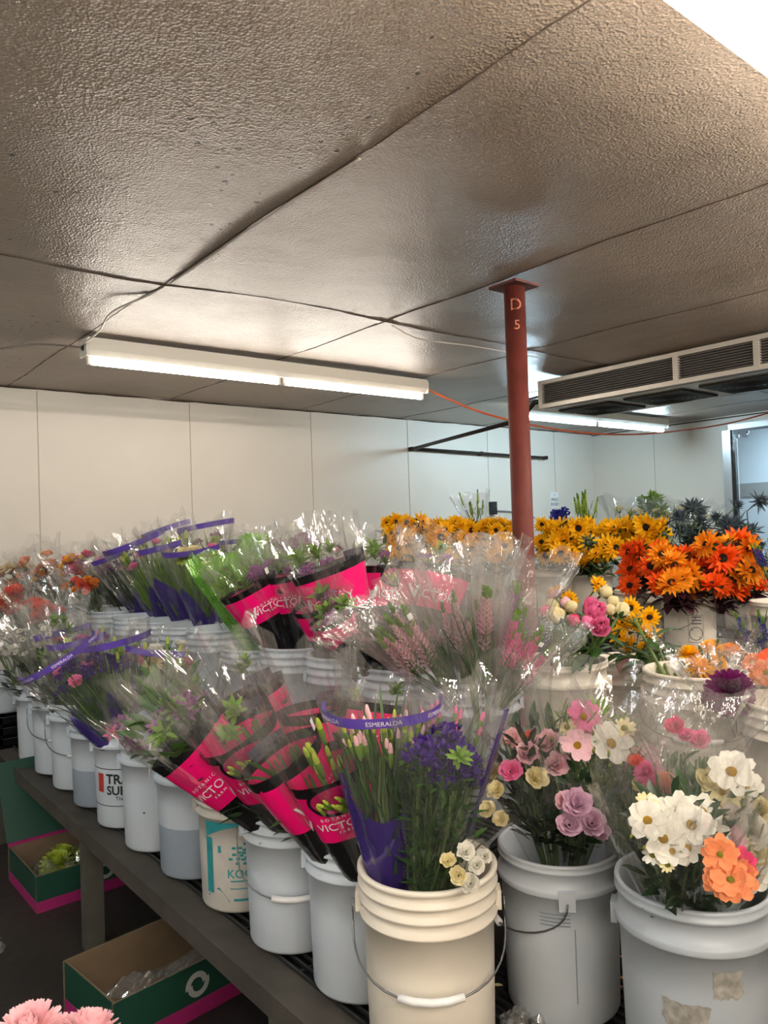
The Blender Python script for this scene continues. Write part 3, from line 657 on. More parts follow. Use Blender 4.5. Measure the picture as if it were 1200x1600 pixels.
        for k in range(14):
            a = k*2.4; q = .42*math.sqrt(k/14); x, y, z = q*math.cos(a), q*math.sin(a), .1-q*.3+rr.uniform(-.05, .05)
            sub = MB(); ring(sub, 6, 25, .13, .11, .02, 0, -10, .1, 'round', rr, seg=2); sub.ell((0, 0, .01), .035, .035, .03, 6, 3, 1); bb = len(mb.v)
            for v in sub.v: mb.vert((v[0]+x, v[1]+y, v[2]+z))
            for f_, m_ in zip(sub.f, sub.m): mb.face([bb+i for i in f_], m_)
            mb.tube([(0, 0, -.5), (x, y, z)], .012, 4, 2)
    elif kind == 'thistle':
        for k in range(60):
            a = k*2.4; t = k/60; petal(mb, a, -10+95*t, .30*rr.uniform(.7, 1.2), .05, .05, 0, 0, 0, 'point', 0, rr, 2)
        ring(mb, 9, -5, .48, .08, .05, -.08, 5, .1, 'point', rr, 0); mb.ell((0, 0, .05), .1, .1, .16, 8, 6, 0); mats = [THIS, C_DARK, LEAF_D]
    elif kind == 'green':
        for k in range(16): petal(mb, k*2.4, rr.uniform(10, 85), rr.uniform(.3, .6), .16, .02, -.2+k*.02, -25, .1, 'point', 0, rr, 4)
        mats = [LEAF_L, C_LIME, LEAF]
    if kind in ('ruffle', 'peony', 'double', 'cosmos', 'sunflower'):
        q = dict(ruffle=.022, peony=.012, double=.012, cosmos=.008, sunflower=.012)[kind]
        mb.v = [(x+rr.uniform(-q, q), y+rr.uniform(-q, q), z+rr.uniform(-q, q)*1.6) for x, y, z in mb.v]
    me = mb.mesh(kind+'_head', mats); _fl[key] = me; return me
PARTN = dict(sunflower='sunflower_head', cosmos='cosmos_flower', daisy='daisy_flower', double='cosmos_flower', ruffle='ruffled_flower', peony='peony_flower', peony_bud='peony_bud', mum='chrysanthemum_flower',
             alstro='lily_flower', lily_bud='flower_bud', statice='statice_cluster', spike='flower_spike', cluster='flower_cluster', thistle='thistle_head', green='leaf_sprig')
def orient(p, zdir, size, spin=0):
    z = Vector(zdir).normalized(); x = z.cross(Vector((.13, .97, .2))).normalized(); y = z.cross(x)
    return Matrix.Translation(Vector(p)) @ Matrix((x, y, z)).transposed().to_4x4() @ Matrix.Rotation(spin, 4, 'Z') @ Matrix.Scale(size, 4)

# ------------------------------------------------------------------ sleeves (local: z = axis, x = front; made for length .5)
BL = .5
def rad(v, R):                                  # v = -.35 .. 1
    t = (v+.35)/1.35; return .022+(R-.022)*max(t, 0)**.9
def cone(th, v, R, o=0, fl=.8):
    r = rad(v, R)+o; return (r*fl*math.cos(th), r*math.sin(th), v*BL)
_sl = {}
def sleeve_mesh(R, seed, v0=-.22, v1=1.0, m=FILM, rag=.05, name='sleeve', crin=1.0, flare=0):
    key = (round(R, 3), seed, v0, v1, m.name, flare)
    if key in _sl: return _sl[key]
    rr = random.Random(seed*17+3); mb = MB(); n, k = 34, 8
    ph = [rr.uniform(0, 6.28) for _ in range(6)]
    rows = []
    for j in range(k+1):
        v = v0+(v1-v0)*j/k; row = []
        for i in range(n):
            th = 2*math.pi*i/n; g = max(0, (v+.2))
            a = (.05*math.sin(3*th+ph[0])+.045*math.sin(5*th+ph[1]+v*1.5)+.04*math.sin(9*th+ph[2]-v*2)+.03*math.sin(14*th+ph[3])+.09*abs(math.sin(6*th+ph[4]+v))-.05)*g*1.3
            r = rad(v, R)*(1+a)+rr.uniform(-1, 1)*.0038*crin*(1+1.2*g)+flare*max(0, v-.65)**1.5
            z = v*BL+(rag*(math.sin(4*th+ph[4])*.5+math.sin(7*th+ph[5])*.35+rr.uniform(-.3, .3))*(j/k)**6 if v1 > .9 else 0)
            row.append(mb.vert((r*.8*math.cos(th), r*math.sin(th), z)))
        rows.append(row)
    for j in range(k):
        for i in range(n):
            a, b, c, d = rows[j][i], rows[j][(i+1) % n], rows[j+1][(i+1) % n], rows[j+1][i]
            if (i+j) % 2: mb.face((a, b, c)); mb.face((a, c, d))
            else: mb.face((a, b, d)); mb.face((b, c, d))
    me = mb.mesh(name, m, False); _sl[key] = me; return me
def band(R, v0, v1, m, name, o=.002, th0=0, th1=2*math.pi, seed=0, zig=None):
    rr = random.Random(seed+5); mb = MB(); n = 36; k = 5; full = th1-th0 > 6.2
    rows = []
    for j in range(k+1):
        row = []
        for i in range(n if full else n+1):
            th = th0+(th1-th0)*i/n; va = v0; vb = v1
            if zig: vb = zig(th)
            v = va+(vb-va)*j/k; row.append(mb.vert(cone(th, v, R, o+.0025*math.sin(5*th+seed+v*3)+rr.uniform(-.0008, .0008))))
        rows.append(row)
    N_ = len(rows[0])
    for j in range(k):
        for i in range(N_ if full else N_-1): a, b = i, (i+1) % N_; mb.face((rows[j][a], rows[j][b], rows[j+1][b], rows[j+1][a]))
    return mb.mesh(name, m, True)
_st = {}
def stems_mesh(seed, R, n=12, top=.72, m=STEM):
    key = (seed, round(R, 3), n, top, m.name)
    if key in _st: return _st[key]
    rr = random.Random(seed+99); mb = MB()
    for i in range(n):
        a = rr.uniform(0, 6.283); q = math.sqrt(rr.random())*.75; pts = []
        for j in range(5):
            v = -.22+(top+.22)*j/4; r = rad(v, R)*q; aa = a+.25*math.sin(j+i); pts.append((r*.8*math.cos(aa), r*math.sin(aa), v*BL))
        mb.tube(pts, .0032, 5, 0, False)
    me = mb.mesh('stems', m); _st[key] = me; return me
_lf = {}
def leaves_mesh(kind, seed, R, m, n=60, lo=-.05, hi=.75):
    key = (kind, seed, round(R, 3), m.name, n, lo, hi)
    if key in _lf: return _lf[key]
    rr = random.Random(seed+7); mb = MB()
    for i in range(n):
        a = rr.uniform(0, 6.283); v = rr.uniform(lo, hi); q = math.sqrt(rr.random())*.8; r = rad(v, R)*q
        base = Vector((r*.8*math.cos(a), r*math.sin(a), v*BL)); sub = MB()
        if kind == 'grass': L, W, t, cu, pf = rr.uniform(.10, .18), .009, rr.uniform(60, 82), rr.uniform(-25, 5), 'point'
        elif kind == 'fern': L, W, t, cu, pf = rr.uniform(.035, .07), .011, rr.uniform(10, 80), rr.uniform(-30, 20), 'point'
        else: L, W, t, cu, pf = rr.uniform(.05, .10), .026, rr.uniform(35, 75), rr.uniform(-45, 0), 'point'
        petal(sub, a+rr.uniform(-.9, .9), t, L, W, 0, 0, cu, .12, pf, 0, rr, 3); bb = len(mb.v)
        for q_ in sub.v: mb.vert((q_[0]+base.x, q_[1]+base.y, q_[2]+base.z))
        for f_ in sub.f: mb.face([bb+j for j in f_])
    me = mb.mesh('leaves', m); _lf[key] = me; return me
def frame_mat(B, T, front=None):
    B, T = Vector(B), Vector(T); z = (T-B).normalized(); c = (EYE-B) if front is None else Vector(front)
    x = (c-z*c.dot(z)).normalized(); y = z.cross(x); s = (T-B).length/BL
    return Matrix.Translation(B) @ Matrix((x, y, z)).transposed().to_4x4() @ Matrix.Scale(s, 4), s
VCOUNT = [0]
def victory_parts(root, R, seed, window=False, ang=0.0):
    sv = link('sleeve', sleeve_mesh(R, seed), root)
    link('black_base', band(R, -.21, .36, BLACK, 'black_base', .003, seed=seed), root)
    pk = link('pink_band', band(R, .35, .64, PINK, 'pink_band', .0045, seed=seed), root)
    link('black_edge', band(R, .63, .69, BLACK, 'black_edge', .0055, seed=seed), root)
    link('grey_flap', band(R, .66, .73, GREYT, 'grey_flap', .005, 1.9+ang, 2.9+ang, seed), root)
    f = lambda x, y: cone(ang+x/rad(.45, R), (.47*BL+y)/BL, R, .0095)
    mb = MB(); text_to(mb, 'VICTORY', R*.25, f, .004, (0, -.010)); text_to(mb, 'B O T A N I C A L', R*.10, f, 0, (0, .014)); text_to(mb, 'F A R M', R*.09, f, 0, (0, -.029))
    text_to(mb, 'V', R*.42, f, .02, (-.09, -.008)); mb.build('lettering', WHITE_INK, pk, False)
    if window:
        f2 = lambda x, y: cone(ang+x/rad(.6, R), (.60*BL+y)/BL, R, .011); mb = MB(); n = 28; b = len(mb.v)
        for i in range(n):
            a = 2*math.pi*i/n
            mb.vert(f2(.055*math.cos(a), .036*math.sin(a))); q = f2(.064*math.cos(a), .045*math.sin(a)); mb.vert(q)
        for i in range(n): j = (i+1) % n; mb.face((b+2*i, b+2*i+1, b+2*j+1, b+2*j))
        mb.build('window_rim', BLACK, root, False)
        mb = MB(); b = mb.vert(f2(0, 0))
        for i in range(n): a = 2*math.pi*i/n; mb.vert(f2(.055*math.cos(a), .036*math.sin(a)))
        for i in range(n): mb.face((b, b+1+i, b+1+(i+1) % n))
        mb.build('window_inside', PINK_D, root, False)
        rr = random.Random(seed)
        for k in range(9):
            p = Vector(f2(rr.uniform(-.04, .04), rr.uniform(-.03, -.002))); o = link('flower_bud', head('lily_bud', 'lime', k % 2), root); o.matrix_local = orient(p+Vector((.008, 0, .004)), (.35, rr.uniform(-.8, -.2), 1), .05, k)
def purple_parts(root, R, seed, strip_=True, lettering=False, tri=(.1, .62), pan=None):
    link('sleeve', sleeve_mesh(R, seed), root)
    k1 = .6+.4*((seed*37) % 10)/10; nz = 2+(seed*13) % 3
    zg = lambda th: tri[0]+(tri[1]-tri[0])*k1*abs(((th/(2*math.pi)*nz+.17*seed) % 1)*2-1)+.03*math.sin(4*th+seed)
    if pan == 'side':
        link('purple_side_strip', band(R, .25, .97, PURP_T, 'purple_side_strip', .004, 1.15, 1.5, seed), root)
        if not lettering: strip_ = False
    elif pan: link('purple_panel', band(R, -.1, .3, PURP_T, 'purple_panel', .004, pan[0], pan[1], seed, lambda th: .50+.10*math.cos(2.2*(th+1.6))), root)
    else: link('purple_panel', band(R, -.12, .3, PURP_T, 'purple_panel', .003, seed=seed, zig=zg), root)
    if strip_:
        st = link('printed_strip', band(R, .93, .985, PURP, 'printed_strip', .004, -1.9, 1.9, seed) if lettering else band(R, .80+.03*(seed % 4), .86+.03*(seed % 4), PURP, 'printed_strip', .006, -1.1-.2*(seed % 3), .5+.3*(seed % 4), seed), root)
        if lettering:
            mb = MB()
            for k in range(3):
                f = lambda x, y, k=k: cone(-1.05+k*1.05+x/R, (.957*BL+y)/BL, R, .0085)
                text_to(mb, 'ESMERALDA', .017, f, .001)
            mb.build('lettering', WHITE_INK, st, False)
def bouquet(label, B, T, R, blooms=(), sleeve='clear', leaf=('broad', LEAF), nl=60, seed=1, vr=(.66, .84), face=.35, spread=.72, window=False, ang=0.0, lettering=False, group=None, at=(), film=None, nst=12, name='bouquet', tri=(.1, .62), rag=.05, flare=0, lh=.75, price=False, pan=None):
    """B, T: (px, py, depth) of the base at the bucket mouth and of the sleeve mouth"""
    Bw, Tw = D(*B), D(*T); M, s = frame_mat(Bw, Tw); root = empty(name, None, M); bpy.context.view_layer.update()
    tag(root, label, 'bouquet', group); rr = random.Random(seed*31+5); Rl = R/s
    link('stems', stems_mesh(seed % 4, Rl, nst, vr[0], STEM if leaf[1] is not LEAF_P else LEAF_P), root)
    if sleeve == 'victory' and lh == .75: nl = 22; lh = .62; blooms = [q for q in blooms if q[0] == 'lily_bud'] if seed in (4, 5, 6) else blooms[:1]
    if nl: link('leaves', leaves_mesh(leaf[0], seed % 5, Rl, leaf[1], nl, -.05, lh), root)
    if sleeve == 'victory': victory_parts(root, Rl, seed, window, ang)
    elif sleeve == 'purple': purple_parts(root, Rl, seed, True, lettering, tri, pan)
    elif sleeve == 'plain': link('sleeve', sleeve_mesh(Rl, seed, flare=flare), root)
    elif sleeve == 'clear': link('sleeve', sleeve_mesh(Rl, seed, m=film or FILM, rag=rag, flare=flare), root)
    for kind, col, n, size in blooms:
        for i in range(n):
            a = rr.uniform(0, 6.283); q = math.sqrt((i+.5)/n)*spread; v = rr.uniform(*vr); r = rad(v, Rl)*q
            p = Vector((r*.8*math.cos(a), r*math.sin(a), v*BL)); d = Vector((face*1.2+.7*q*math.cos(a), .7*q*math.sin(a), 1))
            if kind in ('lily_bud', 'spike'): d = Vector((.15*q*math.cos(a), .3*q*math.sin(a), 1))
            o = link(PARTN[kind], head(kind, col, i % 3), root); o.matrix_local = orient(p, d, size/s*rr.uniform(.85, 1.12), rr.uniform(0, 6))
    Mi = M.inverted()
    for kind, col, px, py, dep, size, *fc in at:
        p = D(px, py, dep); tocam = (EYE-p).normalized(); ax = (Tw-Bw).normalized(); k = fc[0] if fc else .7
        d = tocam*k+ax*(1-k)+Vector((rr.uniform(-.25, .25), rr.uniform(-.25, .25), rr.uniform(-.1, .2)))
        o = link(PARTN[kind], head(kind, col, int(px+py) % 3), root); o.matrix_local = Mi @ orient(p, d, size, rr.uniform(0, 6))
    if price:
        mb = MB(); f = lambda x, y: cone(ang+.3+x/rad(.75, Rl), (.75*BL+y)/BL, Rl, .006); patch(mb, -.011, -.014, .011, .014, f, 0, 2, 1); mb.build('price_sticker', LABELW, root, False)
    return root

# ------------------------------------------------------------------ front row: pink and black sleeves
GB = [('green', 'lime', 2, .08)]; MAUVE = [('alstro', 'lilac', 8, .07), ('green', 'lime', 3, .09)]
ROW1 = 'pink and black lettered sleeves in the low bench row'
bouquet('pink and black sleeve furthest left of the low cluster, mauve lilies in its clear end', (460, 1300, 2.08), (205, 1075, 1.98), .125, MAUVE, 'victory', nl=70, seed=1, ang=-.5, leaf=('broad', LEAF), lh=.85)
bouquet('pink and black sleeve with oval window and grey flap, left of centre in low cluster', (478, 1305, 2.05), (318, 1060, 1.90), .12, GB, 'victory', seed=2, window=True, ang=-.2)
bouquet('pink and black sleeve standing tallest at the back left of the low cluster', (480, 1260, 2.30), (345, 995, 2.28), .125, GB, 'victory', seed=3, ang=.3)
bouquet('pink and black sleeve with white price tag, middle of low cluster', (545, 1355, 1.86), (385, 1095, 1.74), .115, GB, 'victory', seed=4, ang=.9, price=True)
bouquet('pink and black sleeve with green buds in its oval window beside the nearest cream bucket', (578, 1372, 1.82), (478, 1105, 1.68), .115, [('lily_bud', 'lime', 12, .07)], 'victory', seed=5, window=True, ang=-.1)
bouquet('pink and black sleeve veiled by crumpled film above the low cluster', (520, 1290, 2.15), (480, 1020, 2.15), .13, GB, 'victory', seed=6, ang=.2)
bouquet('pink and black sleeve at the back right of the low cluster under the purple strip', (560, 1260, 2.1), (585, 1030, 2.2), .12, GB, 'victory', seed=7, ang=-.4)
# ------------------------------------------------------------------ near cream bucket
bouquet('tall bud bouquet with purple lettered strip in the nearest cream bucket', (616, 1372, 1.64), (597, 1092, 1.60), .125, [('lily_bud', 'blush', 30, .055), ('lily_bud', 'lime', 20, .05)], 'purple', leaf=('grass', LEAF), nl=200, seed=8, vr=(.74, .86), lettering=True, pan=(-2.2, .5), nst=30, spread=.8, lh=.7)
bouquet('purple statice bouquet in clear film at the front of the nearest cream bucket', (668, 1385, 1.59), (700, 1115, 1.50), .105, [('statice', 'purple', 9, .075), ('green', 'lime', 3, .06)], 'purple', leaf=('fern', LEAF), nl=650, seed=9, vr=(.62, .82), pan='side', nst=26, lh=.72)
bouquet('pink-tipped bud bouquet right behind the purple statice', (680, 1370, 1.66), (715, 1085, 1.68), .11, [('lily_bud', 'pink', 20, .055)], 'purple', leaf=('grass', LEAF), nl=80, seed=10, vr=(.76, .88), pan='side', nst=20)
bouquet('small cream freesia bunch tucked in clear film at right inside the nearest bucket', (712, 1395, 1.60), (737, 1270, 1.52), .055, (), 'clear', leaf=('broad', LEAF), nl=14, seed=11, nst=6, flare=.25,
        at=[('ruffle', 'cream', 700, 1345, 1.47, .038), ('ruffle', 'white', 728, 1330, 1.47, .045), ('ruffle', 'white', 745, 1352, 1.48, .04), ('ruffle', 'cream', 716, 1368, 1.46, .042), ('ruffle', 'white', 735, 1380, 1.47, .045), ('ruffle', 'white', 757, 1338, 1.5, .036)])
# ------------------------------------------------------------------ middle bucket
bouquet('pale pink and cream lisianthus bouquet in wide clear film, middle front bucket', (850, 1310, 1.78), (800, 1065, 1.72), .15, (), 'clear', leaf=('broad', LEAF_D), nl=150, seed=12, flare=.2, lh=.7,
        at=[('ruffle', 'pink', 798, 1205, 1.66, .062), ('ruffle', 'palepink', 825, 1178, 1.68, .065), ('ruffle', 'cream', 838, 1215, 1.66, .06), ('ruffle', 'blush', 855, 1160, 1.72, .07), ('ruffle', 'palepink', 870, 1195, 1.68, .065), ('ruffle', 'cream', 775, 1235, 1.66, .05),
            ('ruffle', 'cream', 762, 1265, 1.64, .045), ('ruffle', 'blush', 800, 1155, 1.76, .06), ('ruffle', 'cream', 768, 1205, 1.7, .05), ('ruffle', 'coral', 828, 1148, 1.76, .025), ('ruffle', 'cream', 783, 1280, 1.64, .045)])
bouquet('mauve lisianthus bouquet leaning over the front lip of the middle bucket', (895, 1320, 1.76), (915, 1180, 1.58), .095, (), 'clear', leaf=('broad', LEAF_D), nl=80, seed=13, lh=.7,
        at=[('ruffle', 'mauve', 902, 1255, 1.50, .072), ('ruffle', 'mauve', 890, 1288, 1.49, .06), ('ruffle', 'mauve', 925, 1285, 1.50, .066), ('ruffle', 'palepink', 882, 1252, 1.53, .05), ('ruffle', 'mauve', 938, 1298, 1.51, .045)])
bouquet('pink and white cosmos bouquet rising high from the middle bucket', (900, 1310, 1.78), (935, 1055, 1.74), .15, (), 'clear', leaf=('fern', LEAF_L), nl=420, seed=14, flare=.25,
        at=[('cosmos', 'pink', 912, 1120, 1.72, .085), ('cosmos', 'palepink', 902, 1165, 1.66, .08), ('cosmos', 'white', 955, 1162, 1.66, .105), ('daisy', 'cream', 976, 1138, 1.68, .055), ('cosmos', 'palepink', 930, 1145, 1.7, .07), ('daisy', 'cream', 886, 1136, 1.7, .045),
            ('lily_bud', 'lime', 927, 1173, 1.63, .028), ('lily_bud', 'lime', 951, 1178, 1.62, .028), ('lily_bud', 'lime', 970, 1196, 1.64, .028), ('lily_bud', 'lime', 952, 1198, 1.64, .03), ('lily_bud', 'lime', 862, 1155, 1.68, .03)])
# ------------------------------------------------------------------ right bucket
bouquet('white cosmos bouquet with yellow centres at the front of the right bucket', (1060, 1425, 1.44), (1045, 1205, 1.30), .125, (), 'clear', leaf=('broad', LEAF_D), nl=150, seed=15, lh=.7,
        at=[('cosmos', 'white', 1012, 1282, 1.30, .072), ('cosmos', 'white', 1080, 1290, 1.30, .08), ('cosmos', 'white', 1036, 1310, 1.29, .075), ('cosmos', 'white', 1062, 1265, 1.33, .065), ('cosmos', 'white', 1050, 1330, 1.28, .06), ('cosmos', 'white', 1075, 1325, 1.28, .06),
            ('cosmos', 'white', 1098, 1268, 1.34, .07), ('daisy', 'cream', 1010, 1255, 1.34, .045), ('daisy', 'cream', 1043, 1352, 1.27, .03), ('lily_bud', 'lime', 986, 1308, 1.30, .025), ('lily_bud', 'lime', 1006, 1325, 1.29, .025), ('cosmos', 'white', 1112, 1300, 1.33, .065), ('cosmos', 'white', 1028, 1268, 1.33, .06), ('cosmos', 'white', 1058, 1300, 1.31, .065), ('daisy', 'white', 1020, 1335, 1.29, .04)])
bouquet('large white cosmos bouquet at the right edge of the right bucket', (1115, 1420, 1.50), (1140, 1130, 1.42), .14, (), 'clear', leaf=('broad', LEAF), nl=90, seed=16, flare=.2, lh=.6,
        at=[('cosmos', 'white', 1143, 1206, 1.42, .09), ('cosmos', 'cream', 1128, 1240, 1.44, .085), ('ruffle', 'cream', 1108, 1220, 1.46, .06), ('ruffle', 'white', 1150, 1255, 1.44, .07), ('ruffle', 'white', 1140, 1290, 1.40, .09), ('ruffle', 'white', 1170, 1300, 1.42, .09),
            ('ruffle', 'cream', 1185, 1265, 1.46, .06), ('ruffle', 'cream', 1175, 1340, 1.42, .08), ('ruffle', 'white', 1115, 1265, 1.46, .07), ('ruffle', 'white', 1192, 1310, 1.44, .07), ('cosmos', 'cream', 1122, 1262, 1.42, .075), ('cosmos', 'white', 1165, 1228, 1.46, .07), ('ruffle', 'palepink', 1135, 1310, 1.38, .08), ('cosmos', 'white', 1180, 1365, 1.40, .075), ('ruffle', 'cream', 1150, 1330, 1.4, .07)])
bouquet('orange cosmos posy in its own sleeve at the lip of the right bucket', (1110, 1440, 1.44), (1148, 1290, 1.24), .062, (), 'clear', leaf=('broad', LEAF_D), nl=16, seed=17, nst=6,
        at=[('double', 'apricot', 1125, 1335, 1.20, .062, .85), ('double', 'apricot', 1142, 1375, 1.18, .07, .9), ('double', 'hotpink', 1158, 1345, 1.21, .05, .8), ('double', 'apricot', 1125, 1375, 1.19, .055, .85), ('double', 'apricot', 1155, 1368, 1.2, .06, .85)])
bouquet('mixed pink roses behind the white cosmos, veiled by film', (1060, 1380, 1.60), (1050, 1085, 1.62), .15, (), 'clear', leaf=('broad', LEAF), nl=50, lh=.65, seed=18, flare=.3,
        at=[('ruffle', 'hotpink', 1055, 1135, 1.62, .05), ('ruffle', 'pink', 1072, 1150, 1.62, .045), ('ruffle', 'pink', 1093, 1157, 1.62, .055), ('ruffle', 'coral', 994, 1190, 1.62, .04), ('mum', 'pink', 1010, 1207, 1.60, .065), ('ruffle', 'peach', 1042, 1225, 1.58, .06), ('ruffle', 'cream', 1000, 1225, 1.6, .04)])
bouquet('small cream and pink sprays between the middle and right buckets', (985, 1370, 1.72), (1000, 1120, 1.74), .11, [('cluster', 'palepink', 3, .08)], 'clear', leaf=('fern', LEAF_L), nl=300, seed=19, flare=.2)
# ------------------------------------------------------------------ right rear
bouquet('deep purple dahlia bouquet in clear film', (1150, 1130, 2.0), (1135, 1035, 1.98), .12, (), 'clear', leaf=('broad', LEAF), nl=24, seed=20, flare=.3, nst=6,
        at=[('mum', 'plum', 1142, 1080, 1.94, .14, .85), ('mum', 'plum', 1118, 1088, 1.98, .085, .4), ('lily_bud', 'lime', 1163, 1105, 1.9, .03)])
bouquet('yellow chrysanthemum bouquet in clear film behind the purple dahlia', (1110, 1100, 2.25), (1105, 985, 2.35), .13, (), 'clear', leaf=('broad', LEAF), nl=24, seed=21, flare=.3,
        at=[('mum', 'yellow', 1078, 1020, 2.28, .085, .4), ('mum', 'yellow', 1092, 1040, 2.25, .09, .4), ('mum', 'yellow', 1112, 1012, 2.3, .09, .4), ('mum', 'yellow', 1118, 1036, 2.27, .08, .4), ('mum', 'amber', 1140, 1015, 2.35, .08, .4), ('mum', 'amber', 1100, 1060, 2.25, .07, .4)])
bouquet('orange cosmos bouquet cut by the right edge', (1215, 1130, 2.1), (1200, 1010, 2.1), .11, (), 'clear', leaf=('broad', LEAF), nl=24, seed=22,
        at=[('double', 'apricot', 1196, 1052, 2.05, .09), ('double', 'orange', 1205, 1030, 2.1, .08), ('double', 'apricot', 1175, 1035, 2.12, .06)])
bouquet('blue iris bouquet at the right edge under the orange sunflowers', (1205, 1060, 2.9), (1180, 965, 2.8), .12, [('spike', 'blue', 8, .12)], 'clear', leaf=('grass', LEAF), nl=70, seed=23)
bouquet('blue iris bunch at far right beside the orange sunflowers', (1215, 930, 3.9), (1195, 850, 3.9), .14, [('spike', 'blue', 6, .12)], None, leaf=('grass', LEAF), nl=70, seed=24)
# ------------------------------------------------------------------ spike bucket (row 2)
for i, (b, t, R, lb, bl_, ns) in enumerate([
        ((690, 1072, 2.12), (590, 925, 2.06), .13, 'pink spike bouquet leaning left out of the middle white bucket', [('spike', 'palepink', 12, .15)], 30),
        ((722, 1075, 2.14), (672, 885, 2.10), .13, 'pink spike bouquet, second from left in the tall clear group', [('spike', 'palepink', 6, .13)], 30),
        ((750, 1078, 2.10), (735, 850, 2.06), .135, 'tallest clear-sleeved spike bouquet in the centre of the photograph', [('spike', 'palepink', 7, .14)], 30),
        ((780, 1075, 2.16), (830, 858, 2.14), .12, 'clear-sleeved green spike bouquet reaching in front of the red column', [('spike', 'lilac', 7, .14)], 30),
        ((790, 1078, 2.06), (850, 955, 2.0), .115, 'pink spike bouquet leaning right toward the peonies', [('spike', 'pink', 9, .13)], 30)]):
    bouquet(lb, b, t, R, bl_, 'clear', leaf=('grass', LEAF), nl=60, seed=30+i, nst=14, vr=(.4, .62), flare=.12, price=i in (0, 4), film=FILM_M, lh=.3)
# ------------------------------------------------------------------ row 2 pink sleeves
for i, (b, t, R, ang, win, lb) in enumerate([
        ((440, 1015, 3.02), (362, 868, 2.95), .14, .5, False, 'pink lettered sleeve at left of the upper cluster with two white stickers'),
        ((462, 1010, 3.05), (436, 842, 3.0), .15, 0, False, 'pink lettered sleeve reading VICTORY, upright in the upper cluster'),
        ((560, 1020, 2.75), (487, 822, 2.72), .165, -.3, False, 'largest pink lettered sleeve in the centre of the upper cluster'),
        ((598, 1010, 3.0), (598, 832, 3.05), .16, .4, True, 'pink sleeve with grey flap behind the largest one'),
        ((655, 1020, 2.85), (690, 835, 2.95), .17, .2, False, 'pink sleeve at right of the upper cluster behind the clear spikes'),
        ((525, 1035, 2.72), (480, 900, 2.62), .10, .8, True, 'small pink sleeve low between the upper lettered ones'),
        ((556, 1040, 2.6), (500, 925, 2.5), .09, -1.2, False, 'small pink sleeve lowest in the upper cluster over the black plastic')]):
    bouquet(lb, b, t, R, [('green', 'lime', 3, .1), ('statice', 'lilac', 2, .07)], 'victory', seed=40+i, ang=ang, window=win, price=i == 0, nl=24, lh=.66)
for i, (b, t, lb) in enumerate([((590, 1052, 2.45), (545, 965, 2.4), 'black plastic sleeve lying low left in the upper cluster'), ((635, 1058, 2.4), (590, 940, 2.35), 'black plastic sleeve beside the pink spikes')]):
    r = bouquet(lb, b, t, .12, [], 'clear', nl=10, seed=50+i, leaf=('grass', LEAF_D), flare=.2); link('black_base', band(.12*BL/ (D(*t)-D(*b)).length, -.2, .6, BLACK, 'black_base', .003, seed=3), r)
bouquet('bouquet in green and white printed film left of the upper pink cluster', (405, 1010, 3.25), (352, 858, 3.2), .17, [('statice', 'lilac', 3, .08), ('ruffle', 'white', 4, .07)], 'clear', film=FILM_G, nl=60, seed=52, leaf=('broad', LEAF_L))
bouquet('green foliage spikes in clear film above the upper left pink sleeve', (430, 1000, 3.35), (415, 830, 3.3), .15, [('spike', 'lime', 9, .16), ('green', 'lime', 3, .1)], 'clear', nl=60, seed=53, leaf=('grass', LEAF))
bouquet('short dark purple sleeve standing alone in the lower bucket', (368, 1040, 3.45), (362, 945, 3.4), .07, [('statice', 'purple', 4, .06)], 'purple', nl=40, seed=54, leaf=('grass', LEAF_D))
bouquet('pale purple statice bouquet behind the upper pink cluster', (500, 960, 3.6), (470, 815, 3.7), .15, [('statice', 'lilac', 8, .09)], 'clear', nl=50, seed=55, leaf=('fern', LEAF))
bouquet('pale clear-wrapped bouquet near the wall above the largest pink sleeve', (560, 950, 3.9), (545, 835, 4.0), .17, [('ruffle', 'palepink', 5, .08), ('green', 'lime', 3, .1)], 'clear', nl=50, seed=56)
# ------------------------------------------------------------------ row 1 left: alstroemeria and purple sleeves
bouquet('mauve lily bunch with pale blue round tag in the nicked bucket', (234, 1195, 2.74), (212, 1085, 2.55), .12, [('alstro', 'lilac', 22, .065)], 'clear', leaf=('broad', LEAF), nl=60, seed=60, vr=(.3, .75), at=[('alstro', 'pink', 175, 1145, 2.5, .07)])
tg = tag(empty('round_tag', D(236, 1132, 2.42)), 'pale blue round tag stuck in the mauve lilies', 'tag'); tg.rotation_euler = (R_(80), 0, R_(-39)); mb = MB()
mb.lathe([(0, 0), (.052, 0), (.052, .003), (0, .003)], 32); mb.build('tag_disc', mat('tag_blue', srgb(150, 170, 190), .5), tg)
mb = MB(); mb.tube([(0, -.04, .0015), (0, -.16, .0015)], .003, 6); mb.build('tag_stick', LABELW, tg)
bouquet('clear film bouquet of greens and mauve lilies spilling over the milky bucket', (315, 1235, 2.52), (268, 1040, 2.35), .15, [('alstro', 'lilac', 7, .065), ('green', 'lime', 5, .09)], 'clear', leaf=('broad', LEAF), nl=90, seed=61, lh=.9, flare=.2)
